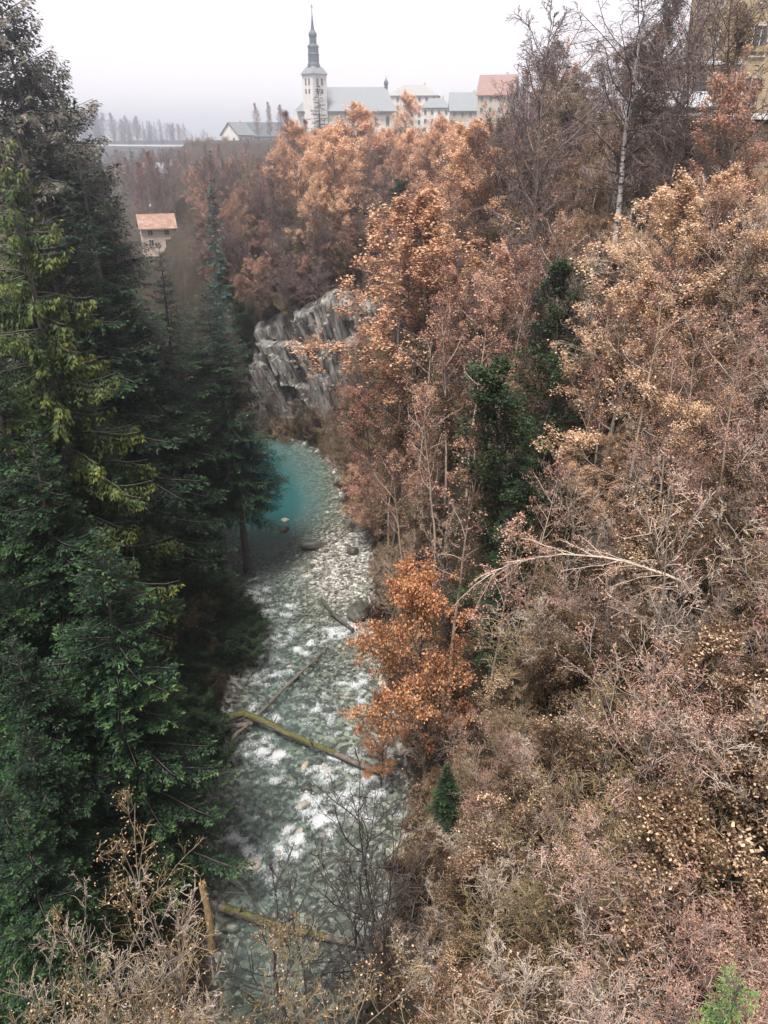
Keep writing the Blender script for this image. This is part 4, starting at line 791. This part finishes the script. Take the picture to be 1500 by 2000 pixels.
def snag():
    rg = np.random.default_rng(31); b = on_z(411, 1838, 1.0); o = thing('broken_trunk', 'pale splintered broken tree trunk standing beside the near shallows', 'tree stump', (b[0], b[1], 0))
    mb = MB(); z = np.linspace(-.5, 5.9, 12); tube(mb, np.stack([.1 * np.sin(z * .6), .05 * z, z], -1), np.linspace(.26, .19, 12), 12, 0, True, .10, rg); link('trunk', mb.mesh('snag', [M['wood_raw']]), o)
    for k in range(5):
        a_ = k * 1.3; mb = MB(); r = .13; p = np.array([r * math.cos(a_) + .03, .27 + r * math.sin(a_), 5.7]); h = rg.uniform(.3, .9)
        tube(mb, np.array([p, p + np.array([0, 0, h * .6]), p + np.array([.02, .02, h])]), [.075, .05, .01], 5); link('splinter', mb.mesh('splinter', [M['wood_raw']]), o)
snag()
def leaning():
    rg = np.random.default_rng(17)
    P = np.array([at_y(1560, 1250, 21), at_y(1490, 1205, 21.5), at_y(1400, 1165, 22), at_y(1300, 1122, 22.6), at_y(1200, 1090, 23.2), at_y(1100, 1082, 24), at_y(1000, 1100, 25), at_y(940, 1130, 25.6)])
    g = P[0] + (P[0] - P[1]) * 1.0; g = np.array([g[0] + 1.0, g[1], tz(g[0] + 1.0, g[1]) - .2]); P = np.concatenate([[g], P])
    o = thing('leaning_birch', 'slender pale birch stem leaning far out over the brown bank, twigs hanging', 'birch tree', tuple(g)); q = P - g
    t = np.linspace(0, 1, 28); s = np.concatenate([[0], np.cumsum(np.linalg.norm(np.diff(q, axis=0), axis=1))]); s /= s[-1]; c = np.stack([np.interp(t, s, q[:, i]) for i in range(3)], -1)
    mb = MB(); tube(mb, c, np.linspace(.12, .012, 28), 8); link('trunk', mb.mesh('leaning_trunk', [M['twig_pale']], True), o)
    cr = MB(); pts = c[None]; L = np.array([9.0]); P1, D1, L1, R1, _ = spawn(rg, pts, L, np.array([.1]), np.array([.01]), 34, .25, .98, .55, .33, .5); p1 = grow(rg, P1, D1, L1, 6, .1, -.03)
    branches(cr, p1, np.full(len(L1), .02), np.full(len(L1), .008), 4, 0, rg.random(len(L1)) * .4 + .4)
    P2, D2, L2, _, _ = spawn(rg, p1, L1, np.full(len(L1), .02), np.full(len(L1), .008), 9, .1, .98, .6, .4); p2 = grow(rg, P2, D2, L2, 5, .12, -.16)
    branches(cr, p2, np.full(len(L2), .008), np.full(len(L2), .005), 3, 0, rg.random(len(L2)) * .6)
    leaves(rg, cr, p2, 10, .055, 1, .5, .03, .1); link('crown', cr.mesh('leaning_crown', [M['twig_pale'], M['leaf_pinkbrown']]), o)
leaning()
conifer('sprucelet', 61, 2.4, .03, 'needle_bright', width=.24, whorl=.22, per=5, tw=.10, nstep=.026, nlen=.045, nw=.005, clear=.05)
P = at_y(1428, 1925, 6.6); plant('sprucelet', 'spruce_seedling', 'bright green young spruce tip poking up through brown scrub', 'spruce tree', None, P[0], P[1], 3.2, z=P[2] - 3.05, wide=1.0)

# ------------------------------------------------------------------ buildings
M['plaster'] = noisemat('white_plaster', [(.3, (.56, .53, .49)), (.7, (.68, .65, .60))], .5, bump=.1)
M['plaster_pink'] = noisemat('pink_plaster', [(.3, (.42, .34, .28)), (.7, (.56, .46, .38))], .6, bump=.1)
M['plaster_yellow'] = noisemat('yellow_plaster', [(.3, (.30, .235, .145)), (.7, (.44, .35, .22))], .7, bump=.2)
M['plaster_cream'] = noisemat('cream_plaster', [(.3, (.36, .32, .25)), (.7, (.46, .41, .33))], .5, bump=.1)
M['slate'] = noisemat('slate', [(.3, (.13, .145, .15)), (.7, (.21, .225, .23))], 1.2, stretch=(1, 1, 4), rough=.6, bump=.2)
M['slate_dark'] = noisemat('dark_slate', [(.3, (.045, .052, .06)), (.7, (.08, .09, .10))], 2, stretch=(1, 1, 4), rough=.6, bump=.2)
M['zinc'] = noisemat('zinc_roof', [(.3, (.36, .38, .40)), (.7, (.50, .52, .54))], .8, rough=.5, bump=.1)
M['roof_rust'] = noisemat('rusty_roof', [(.35, (.30, .235, .20)), (.5, (.25, .145, .105)), (.7, (.17, .085, .06))], .9, stretch=(1, 1, 3), bump=.2)
M['roof_red'] = noisemat('red_roof', [(.3, (.20, .12, .10)), (.7, (.28, .17, .15))], 1, bump=.2)
M['roof_pale'] = noisemat('pale_roof', [(.3, (.22, .21, .19)), (.7, (.30, .29, .265))], 1, bump=.2)
M['wood_dark'] = noisemat('dark_timber', [(.3, (.05, .037, .028)), (.7, (.12, .088, .065))], 2, stretch=(1, 1, 6), bump=.3)
M['pane'] = noisemat('window_pane', [(.3, (.02, .025, .03)), (.7, (.05, .06, .065))], .6, rough=.12, bump=0, spec=.6)
M['trim'] = noisemat('window_trim', [(.3, (.40, .38, .34)), (.7, (.52, .50, .46))], 2, bump=0)
M['trim_yellow'] = noisemat('ochre_trim', [(.3, (.26, .19, .10)), (.7, (.36, .27, .15))], 2, bump=.1)
M['stoneblock'] = noisemat('ochre_block', [(.3, (.26, .21, .13)), (.7, (.44, .37, .24))], 1.4, bump=.4)
M['snow'] = noisemat('white_concrete', [(.3, (.62, .62, .62)), (.7, (.72, .72, .72))], .5, bump=.1)
def part(name, parent, mat, build, smooth=False):
    mb = MB(); build(mb); return link(name, mb.mesh(name, [mat], smooth), parent)
def window(o, face, u, z, w_, h, W_, D_, frame=None, wallmat=None):
    """window on a side of a W_ x D_ box centred on the origin: face f(-y) b(+y) l(-x) r(+x)"""
    fr = frame or M['trim']
    def put(mb, a0, a1, z0, z1, d0, d1):
        if face == 'f': box(mb, a0, a1, -D_ / 2 - d1, -D_ / 2 - d0, z0, z1)
        elif face == 'b': box(mb, a0, a1, D_ / 2 + d0, D_ / 2 + d1, z0, z1)
        elif face == 'l': box(mb, -W_ / 2 - d1, -W_ / 2 - d0, a0, a1, z0, z1)
        else: box(mb, W_ / 2 + d0, W_ / 2 + d1, a0, a1, z0, z1)
    b = .12
    def frm(mb):
        put(mb, u - w_ / 2 - b, u - w_ / 2, z - b, z + h + b, -.1, .09); put(mb, u + w_ / 2, u + w_ / 2 + b, z - b, z + h + b, -.1, .09)
        put(mb, u - w_ / 2, u + w_ / 2, z + h, z + h + b, -.1, .085); put(mb, u - w_ / 2 - .06, u + w_ / 2 + .06, z - b, z, -.1, .14)
        put(mb, u - .035, u + .035, z, z + h, .02, .06)
    f = part('window', o, fr, frm); part('pane', f, M['pane'], lambda mb: put(mb, u - w_ / 2, u + w_ / 2, z, z + h, -.05, .015)); return f
def roof_gable(mb, W_, D_, z, h, ov=.6, th=.25):
    x, y = W_ / 2 + ov, D_ / 2 + ov; dz = ov * h / (D_ / 2)
    for s in (-1, 1):
        lo = [(-x, s * y, z - dz), (x, s * y, z - dz), (x, 0, z + h), (-x, 0, z + h)]; up = [(a_, b_, c_ + th) for a_, b_, c_ in lo]
        mb.add(np.array(lo + up), np.array([(0, 1, 2, 3), (4, 5, 6, 7), (0, 1, 5, 4), (2, 3, 7, 6), (1, 2, 6, 5), (0, 3, 7, 4)]))
def roof_hip(mb, W_, D_, z, h, ridge, ov=.6, th=.2, x0=0):
    x, y = W_ / 2 + ov, D_ / 2 + ov; r = ridge / 2
    V = [(-x, -y, z), (x, -y, z), (x, y, z), (-x, y, z), (-x, -y, z + th), (x, -y, z + th), (x, y, z + th), (-x, y, z + th), (-r + x0, 0, z + h), (r + x0, 0, z + h)]
    mb.add(np.array(V), np.array([(0, 1, 2, 3), (0, 1, 5, 4), (1, 2, 6, 5), (2, 3, 7, 6), (3, 0, 4, 7), (4, 5, 9, 8), (6, 7, 8, 9)]), 0); n = mb.n
    mb.add(np.array(V), np.array([(5, 6, 9), (7, 4, 8)]))
def gable_wall(mb, W_, D_, h, rh):
    box(mb, -W_ / 2, W_ / 2, -D_ / 2, D_ / 2, -6, h)
    if rh:
        for s in (-1, 1):
            x = s * W_ / 2; x2 = x - s * .3
            mb.add(np.array([(x, -D_ / 2, h), (x, D_ / 2, h), (x, 0, h + rh), (x2, -D_ / 2, h), (x2, D_ / 2, h), (x2, 0, h + rh)]), np.array([(0, 1, 2), (3, 4, 5)])); 
def house(name, label, px, py, Y, W_, D_, h, rh, wall, roof, rows=2, cols=3, side=2, kind='gable', rot=0, ridge=None, ww=1.0, wh=1.5, chim=True, cat='house', zoff=0, ov=.6, balc=False):
    """px,py: pixel of the middle of the front wall's foot"""
    P = at_y(px, py, Y); o = thing(name, label, cat, (P[0], P[1] + D_ / 2, P[2] + zoff), (0, 0, rot))
    part('wall', o, wall, lambda mb: gable_wall(mb, W_, D_, h, rh if kind == 'gable' else 0))
    r = part('roof', o, roof, lambda mb: roof_gable(mb, W_, D_, h + .02, rh, ov) if kind == 'gable' else roof_hip(mb, W_, D_, h + .02, rh, ridge if ridge is not None else max(W_ - D_, .5), ov))
    if chim: part('chimney', r, M['plaster_pink'], lambda mb: box(mb, W_ * .2, W_ * .2 + .9, -.4, .4, h, h + rh + 1.0))
    st = h / rows
    for i in range(rows):
        for j in range(cols): window(o, 'f', (j - (cols - 1) / 2) * W_ / cols, i * st + st * .3, ww, wh, W_, D_)
        for j in range(side):
            for f in 'lr': window(o, f, (j - (side - 1) / 2) * D_ / side, i * st + st * .3, ww, wh, W_, D_)
        if balc and i: part('balcony', o, M['wood_dark'], lambda mb: box(mb, -W_ * .42, W_ * .42, -D_ / 2 - 1.3, -D_ / 2 - .16, i * st - .15, i * st + .75))
    return o
house('rust_roofed_house', 'small pinkish house with rusty metal roof below the firs', 304, 487, 168, 6.8, 6.0, 4.4, 2.2, M['plaster_pink'], M['roof_rust'], 2, 2, 2, 'gable', .35, ww=.9, wh=1.3, chim=False)
house('white_block', 'tall hazy white house on the valley floor with balconies', 320, 400, 262, 11, 9, 9.5, 2.6, M['plaster'], M['slate'], 4, 4, 2, 'gable', .2, balc=True)
house('cottage', 'small white house with grey roof at the viaduct end', 462, 282, 415, 14, 10, 4.5, 5.2, M['plaster'], M['slate'], 1, 3, 2, 'gable', 1.15)
house('barn', 'long dark-roofed barn next to the small white house', 515, 284, 430, 24, 12, 4.5, 6, M['plaster'], M['slate_dark'], 1, 4, 2, 'gable', 0.1, chim=False)
house('town_house', 'large white town house with pale hipped roof and many windows', 808, 262, 400, 24, 16, 16, 5.0, M['plaster'], M['roof_pale'], 5, 7, 4, 'hip', -.12, ridge=9, ww=1.1, wh=1.8, cat='building', chim=True)
house('mansard_house', 'grey-roofed white town house stepping down beside the hipped one', 852, 262, 365, 12, 10, 10, 4.0, M['plaster'], M['slate'], 3, 4, 3, 'hip', -.1, ridge=6, cat='building')
house('grey_roofed_house', 'hazy house with broad grey roof and pale walls in town', 911, 252, 340, 13, 10, 7, 6.0, M['plaster_cream'], M['slate'], 2, 4, 3, 'gable', -.05, cat='building')
house('red_roofed_house', 'house with faded red roof at the edge of town', 972, 246, 310, 13, 10, 10.5, 6, M['plaster_cream'], M['roof_red'], 3, 4, 3, 'gable', -.3, cat='building')
house('chalet', 'low chalet with wide grey roof below the town houses', 850, 338, 190, 9, 9, 4.0, 2.2, M['wood_dark'], M['slate'], 1, 3, 2, 'gable', .9, ov=1.2, chim=False)
house('chalet', 'small white chalet half hidden under the town houses', 905, 300, 215, 9, 8, 4.5, 2.6, M['plaster'], M['slate'], 2, 3, 2, 'gable', -.4, ov=1.0, chim=False)
# ---- church
def church():
    Y = 390.0; sc = at_y(751, 250, Y)[0] - at_y(750, 250, Y)[0]           # metres per photo pixel
    zo = lambda py: at_y(750, py, Y)[2]; g = zo(262)
    xc = at_y(700, 200, Y)[0]; o = thing('church', 'white church with long grey nave roof and dark stepped spire', 'church', (xc, Y, g))
    X = lambda px: at_y(px, 200, Y)[0] - xc; Z = lambda py: zo(py) - g
    x0, x1 = X(592), X(770); ze = Z(217); zr = Z(170); dp = 18.0
    part('nave_wall', o, M['plaster'], lambda mb: box(mb, x0, x1, -dp / 2, dp / 2, -6, ze))
    def nroof(mb):
        V = [(X(574), 0 - .5, Z(216)), (x0 - 1, -dp / 2 - 1, ze - .3), (x1 + 1.2, -dp / 2 - 1, ze - .3), (x1 + 1.2, dp / 2 + 1, ze - .3), (x0 - 1, dp / 2 + 1, ze - .3), (X(622), 0, zr), (X(754), 0, zr)]
        mb.add(np.array(V), np.array([(1, 2, 6, 5), (3, 4, 5, 6)])); mb.add(np.array(V), np.array([(0, 1, 5), (4, 0, 5), (2, 3, 6)])); mb.add(np.array(V), np.array([(0, 4, 3, 2)])); mb.add(np.array(V), np.array([(0, 2, 1)]))
    r = part('nave_roof', o, M['slate'], nroof)
    part('lower_eave', r, M['slate_dark'], lambda mb: box(mb, x0 - 1.3, x1 + 1.5, -dp / 2 - 1.5, -dp / 2 - 1.05, ze - .9, ze - .45))
    part('apse', o, M['plaster'], lambda mb: tube(mb, np.array([(x0, 0, -6), (x0, 0, ze - .35)]), [5.2, 5.2], 10))
    part('cornice', o, M['trim'], lambda mb: box(mb, x0 - .2, x1 + .2, -dp / 2 - .25, -dp / 2 - .002, ze - 1.6, ze - 1.0))
    for px in (668, 690, 712, 735, 757):
        u = X(px); f = part('window', o, M['trim'], lambda mb: [box(mb, u - 1.0, u - .7, -dp / 2 - .12, -dp / 2 + .05, ze - 6.2, ze - 2), box(mb, u + .7, u + 1.0, -dp / 2 - .12, -dp / 2 + .05, ze - 6.2, ze - 2), box(mb, u - .7, u + .7, -dp / 2 - .11, -dp / 2 + .05, ze - 2.4, ze - 2)])
        part('pane', f, M['pane'], lambda mb: box(mb, u - .7, u + .7, -dp / 2 - .03, -dp / 2 + .04, ze - 6.2, ze - 2.4))
    # tower, turned corner-on
    tx = X(619); ty = -dp / 2 - 1.0; tw = 45 * sc / 1.40
    te = bpy.data.objects.new('tower', None)
    ca, sa = math.cos(.72), math.sin(.72); R = lambda V: np.stack([V[..., 0] * ca - V[..., 1] * sa + tx, V[..., 0] * sa + V[..., 1] * ca + ty, V[..., 2]], -1)
    def tbox(mb, *a_):
        V, F = boxv(*a_); mb.add(R(V), F)
    zt = Z(150); hw = tw / 2
    t = part('tower', o, M['plaster'], lambda mb: tbox(mb, -hw, hw, -hw, hw, -6, zt))
    part('tower_cornice', t, M['trim'], lambda mb: tbox(mb, -hw - .3, hw + .3, -hw - .3, hw + .3, zt - .1, zt + .45))
    for face in (0, 1):
        for k, (zz, hh) in enumerate(((Z(170), Z(157) - Z(170)), (Z(186), Z(177) - Z(186)))):
            for u in (-1.25, 1.25):
                a_, b_ = (u - .55, u + .55)
                if face == 0: part('belfry_opening', t, M['wood_dark'], lambda mb: tbox(mb, a_, b_, -hw - .06, -hw + .1, zz, zz + hh))
                else: part('belfry_opening', t, M['wood_dark'], lambda mb: tbox(mb, -hw - .06, -hw + .1, a_, b_, zz, zz + hh))
    def lathe(mb, prof, k=8, rot=.4):
        an = np.arange(k) * 2 * np.pi / k + rot; V = np.stack([np.stack([tx + r_ * np.cos(an), ty + r_ * np.sin(an), np.full(k, z_)], -1) for r_, z_ in prof]); n = len(prof)
        i = np.arange(n - 1)[:, None] * k; j = np.arange(k)[None]; j2 = (j + 1) % k; mb.add(V.reshape(-1, 3), np.stack([i + j, i + j2, i + k + j2, i + k + j], -1).reshape(-1, 4))
    q = sc
    def skirt(mb):
        a_ = R(np.array([(-hw - .6, -hw - .6, zt + .3), (hw + .6, -hw - .6, zt + .3), (hw + .6, hw + .6, zt + .3), (-hw - .6, hw + .6, zt + .3), (-2.4, -2.4, Z(134)), (2.4, -2.4, Z(134)), (2.4, 2.4, Z(134)), (-2.4, 2.4, Z(134))]))
        mb.add(a_, np.array([(0, 1, 5, 4), (1, 2, 6, 5), (2, 3, 7, 6), (3, 0, 4, 7), (4, 5, 6, 7), (0, 1, 2, 3)]))
    part('tower_roof', t, M['slate'], skirt)
    part('spire', t, M['slate_dark'], lambda mb: lathe(mb, [(12.5 * q, Z(137)), (12 * q, Z(130)), (10.5 * q, Z(126)), (10.5 * q, Z(112)), (11.2 * q, Z(111)), (10 * q, Z(108)), (10 * q, Z(98)), (11.5 * q, Z(96.5)), (10.5 * q, Z(94)), (7 * q, Z(91)), (6.6 * q, Z(78)), (7.8 * q, Z(76)), (7.9 * q, Z(72)), (6.5 * q, Z(69)), (3.6 * q, Z(64)), (2.2 * q, Z(52)), (.5 * q, Z(32)), (0.05, Z(30))]))
    part('cross', t, M['slate_dark'], lambda mb: [box(mb, tx - .12, tx + .12, ty - .12, ty + .12, Z(32), Z(15)), box(mb, tx - .8, tx + .8, ty - .1, ty + .1, Z(21), Z(20))])
    bx = X(754); save = (tx, ty)
    def turret(mb):
        nonlocal tx, ty
        tx, ty = bx, 0; lathe(mb, [(4.2 * q, Z(177)), (3.6 * q, Z(174)), (3.4 * q, Z(166)), (4.6 * q, Z(165)), (4.4 * q, Z(160)), (2.4 * q, Z(157)), (.7 * q, Z(153)), (.05, Z(147))]); tx, ty = save
    part('ridge_turret', o, M['slate_dark'], turret)
    return o
church()
# ---- yellow building, annex and long outbuilding on the rim above the brown bank
def rim():
    P = at_y(1445, 232, 76); W_, D_, h = 14, 12, 16
    o = thing('yellow_building', 'tall yellow plastered building glimpsed through branches on the rim', 'building', (P[0] + 5.0, P[1] + 6, P[2]), (0, 0, -.05))
    part('wall', o, M['plaster_yellow'], lambda mb: box(mb, -7, 7, -6, 6, -6, h)); part('roof', o, M['slate'], lambda mb: roof_hip(mb, 14, 12, h + .02, 5, 4, .9))
    part('corner_pilaster', o, M['trim_yellow'], lambda mb: box(mb, -7.2, -6.2, -6.2, -6.003, -6, h - .01))
    part('string_course', o, M['trim_yellow'], lambda mb: box(mb, -6.19, 7.1, -6.15, -6.004, 5.2, 5.6))
    for i in range(4):
        for j in range(4): window(o, 'f', -4.2 + j * 3, 1.0 + i * 3.9, 1.2, 2.2, W_, D_)
        for j in range(3): window(o, 'l', -3.2 + j * 3.2, 1.0 + i * 3.9, 1.2, 2.2, W_, D_)
    P = at_y(1385, 215, 74); o = thing('cream_annex', 'low cream annex with one arched dark window beside the yellow building', 'building', (P[0], P[1] + 3, P[2]), (0, 0, -.1))
    part('wall', o, M['plaster_cream'], lambda mb: box(mb, -2.3, 2.3, -3, 3, -5, 3.4)); part('roof', o, M['zinc'], lambda mb: roof_hip(mb, 4.6, 6, 3.42, .5, 3, .25))
    def arch(mb):
        box(mb, -1.3, -.3, -3.06, -2.95, .9, 2.3); a_ = np.linspace(0, np.pi, 9); V = [( -.8 + .5 * math.cos(t), -3.06, 2.3 + .5 * math.sin(t)) for t in a_] + [(-.8, -3.06, 2.3)]
        mb.add(np.array(V), np.array([(i, i + 1, 9) for i in range(8)]))
    f = part('window', o, M['pane'], arch); part('sill', f, M['trim'], lambda mb: box(mb, -1.45, -.15, -3.2, -2.9, .75, .89))
    P = at_y(1325, 222, 70); o = thing('metal_roofed_shed', 'small shed with pale sheet metal roof below the cream annex', 'shed', (P[0], P[1] + 2, P[2]), (0, 0, .12))
    part('wall', o, M['wood_dark'], lambda mb: box(mb, -2.6, 2.6, -2, 2, -4, .6)); part('roof', o, M['zinc'], lambda mb: roof_gable(mb, 5.2, 4, .62, 1.0, .35, .1))
    P = at_y(1405, 345, 63); o = thing('stone_outbuilding', 'long low outbuilding of ochre stone blocks with white-edged flat roof', 'building', (P[0], P[1] + 3, P[2]), (0, 0, .10))
    part('wall', o, M['wood_dark'], lambda mb: box(mb, -4.2, 5.2, -2.6, 3, -5, 4.0)); part('roof', o, M['slate'], lambda mb: box(mb, -5.0, 6, -3.7, 3.6, 4.02, 4.25)); part('roof_edge', o, M['snow'], lambda mb: box(mb, -5.02, 6.02, -3.95, -3.702, 3.9, 4.32))
    rg = np.random.default_rng(2); me = MB(); box(me, -.62, .62, -.15, .15, -.27, .27); me = me.mesh('block', [M['stoneblock']])
    for i in range(6):
        for j in range(6):
            b = link('block', me, o, (-1.6 + j * 1.32 + (.6 if i % 2 else 0), -2.72 + rg.uniform(-.03, .03), .35 + i * .60))
            b.scale = (rg.uniform(.92, 1), 1, rg.uniform(.9, 1))
    for x in (-4.6, -3.9, -2.6): part('post', o, M['wood_dark'], lambda mb: box(mb, x - .12, x + .12, -3.6, -3.36, -4, 3.95))
rim()
# ---- viaduct road far across the valley
def viaduct():
    A_ = at_y(120, 284, 900); B_ = at_y(456, 282, 780); o = thing('viaduct', 'long hazy road viaduct with white parapet across the valley', 'viaduct', tuple(A_)); d = B_ - A_; L = np.linalg.norm(d[:2]); o.rotation_euler = (0, 0, math.atan2(d[1], d[0]))
    part('deck', o, M['slate_dark'], lambda mb: box(mb, 0, L, -4, 4, -7.5, 0)); part('parapet', o, M['snow'], lambda mb: box(mb, 0, L, -4.3, -4.003, -.3, 1.2)); part('parapet', o, M['snow'], lambda mb: box(mb, 0, L, 4.003, 4.3, -.3, 1.0))
    for k in range(6): part('pier', o, M['slate'], lambda mb: box(mb, L * (k + .5) / 6 - 1.2, L * (k + .5) / 6 + 1.2, -3, 3, -24, -7.502))
viaduct()
# ---- far trees
for i in range(80):
    y = rgS.uniform(910, 1050); px = rgS.uniform(150, 450); top = np.interp(px, [150, 180, 230, 300, 350, 420, 450], [205, 200, 225, 232, 238, 262, 268]) + rgS.uniform(0, 24); X, Y_, h = by_px(px, top, y); k = str(rgS.choice(['spruce_far', 'bare_a', 'bare_a', 'rust_tree']))
    if h > 4: plant(k, 'far_tree', {'spruce_far': 'hazy conifer on the ridge behind the viaduct', 'bare_a': 'hazy bare tree on the ridge behind the viaduct', 'rust_tree': 'hazy brownish tree on the ridge behind the viaduct'}[k], 'tree', 'hazy trees behind the viaduct: ' + ('conifers' if k == 'spruce_far' else 'bare' if k == 'bare_a' else 'brownish'), X, Y_, min(h, 48), wide=1.1)
for i in range(230):
    y = rgS.uniform(300, 860); px = rgS.uniform(180, 480); P = at_y(px, 330, y); z0 = tz(P[0], y); k = str(rgS.choice(['bare_a', 'spruce_far', 'rust_tree', 'bare_b']))
    lim = at_y(px, 292 if y < 450 else 312, y)[2] - z0
    if lim < 4: continue
    plant(k, 'valley_tree', {'spruce_far': 'hazy conifer on the valley side below the viaduct', 'bare_a': 'hazy grey bare tree on the valley side below the viaduct', 'bare_b': 'hazy dark bare tree on the valley side below the viaduct', 'rust_tree': 'hazy brownish tree on the valley side below the viaduct'}[k], 'tree', 'hazy valley trees below the viaduct: ' + k.split('_')[0] + (' dark' if k == 'bare_b' else ''), P[0], y, min(lim, rgS.uniform(9, 17)), wide=1.4)
for px, top, lab in [(500, 205, 'upright poplar-like bare tree behind the barn, beside its twin'), (524, 203, 'upright poplar-like bare tree behind the barn, beside its twin'), (548, 208, 'faint wider bare tree between the poplars and the church')]:
    X, Y_, h = by_px(px, top, 400); plant('rust_tree', 'poplar_tree', lab, 'tree', 'twin poplars behind the barn' if 'twin' in lab else None, X, Y_, h, wide=.75 if 'twin' in lab else 1.0)
for px, top, Y in [(330, 300, 205), (365, 330, 190), (345, 310, 222)]:
    X, Y_, h = by_px(px, top, Y); plant('bare_a', 'bare_tree', 'pale bare tree in front of the hazy white house', 'tree', 'pale bare trees before the white house', X, Y_, h, wide=.9)

# ------------------------------------------------------------------ undergrowth that nobody could count
def undergrowth():
    rg = np.random.default_rng(55)
    def pts(n, xr, yr, side):
        X = rg.uniform(*xr, n); Y = rg.uniform(*yr, n); z, dr, dl, inr = terrain(X, Y, True); d = dr if side == 'r' else dl; k = d > .3; return np.stack([X[k], Y[k], z[k]], -1)
    # fallen and clinging leaves
    P = np.concatenate([pts(9000, (1, 20), (1, 17), 'r'), pts(28000, (-8, 40), (2, 60), 'r'), pts(11000, (-30, 45), (55, 150), 'r')]); D = rg.normal(size=P.shape); D[:, 2] *= .5; D = nrm(D); Wd = nrm(np.cross(D, rg.normal(size=P.shape) + np.array([0, 0, 2.])))
    P[:, 2] += rg.exponential(.18, len(P)); s = rg.uniform(.08, .17, len(P)); mb = MB(); diamonds(mb, P, D, Wd, s, s * .4, 0, rg.random(len(P)), .1)
    tag(link('leaf_litter', mb.mesh('leaf_litter', [M['litter']])), 'carpet of fallen brown leaves covering the brown bank', 'leaf litter', kind='stuff')
    # dry stems and brambles
    P = np.concatenate([pts(7000, (-8, 40), (2, 60), 'r'), pts(1500, (-30, 40), (55, 135), 'r')]); N = len(P); D = rg.normal(0, .55, (N, 3)); D[:, 2] = rg.uniform(.4, 1.2, N); D[:, 0] -= .25; L = rg.uniform(.5, 2.0, N)
    p = grow(rg, P, nrm(D), L, 2, .25, -.2); mb = MB(); branches(mb, p, np.full(N, .013), np.full(N, .007), 3, 0, rg.random(N))
    tag(link('dry_brambles', mb.mesh('dry_brambles', [M['twig_tan']])), 'tangle of dry bramble stems over the brown bank', 'brambles', kind='stuff')
    # dark evergreen ground cover below the firs
    P = np.concatenate([pts(28000, (-62, -8), (8, 120), 'l'), pts(11000, (-6, 26), (2, 70), 'r')]); D = rg.normal(size=P.shape); D[:, 2] = np.abs(D[:, 2]) * .8; D = nrm(D); Wd = nrm(np.cross(D, rg.normal(size=P.shape))); s = rg.uniform(.14, .38, len(P)); P[:, 2] += rg.exponential(.2, len(P))
    mb = MB(); diamonds(mb, P, D, Wd, s, s * .3, 0, rg.random(len(P)) * .8, .2); tag(link('fern_cover', mb.mesh('fern_cover', [M['ivy']])), 'dark green fern and ivy ground cover under the trees', 'ground cover', kind='stuff')
undergrowth()

# ------------------------------------------------------------------ haze
def haze():
    mb = MB(); box(mb, -1700, 1700, -700, 1900, -8, 82)
    m = bpy.data.materials.new('haze'); m.use_nodes = True; nt = m.node_tree; nt.nodes.clear(); out = nt.nodes.new('ShaderNodeOutputMaterial'); v = nt.nodes.new('ShaderNodeVolumePrincipled')
    v.inputs['Color'].default_value = (.84, .91, 1.0, 1); v.inputs['Anisotropy'].default_value = .8; v.inputs['Density'].default_value = HAZE; nt.links.new(v.outputs[0], out.inputs['Volume'])
    tag(link('haze', mb.mesh('haze', [m], attr=False)), 'pale winter haze filling the gorge and valley', 'haze', kind='stuff')
HAZE = .0009
haze()
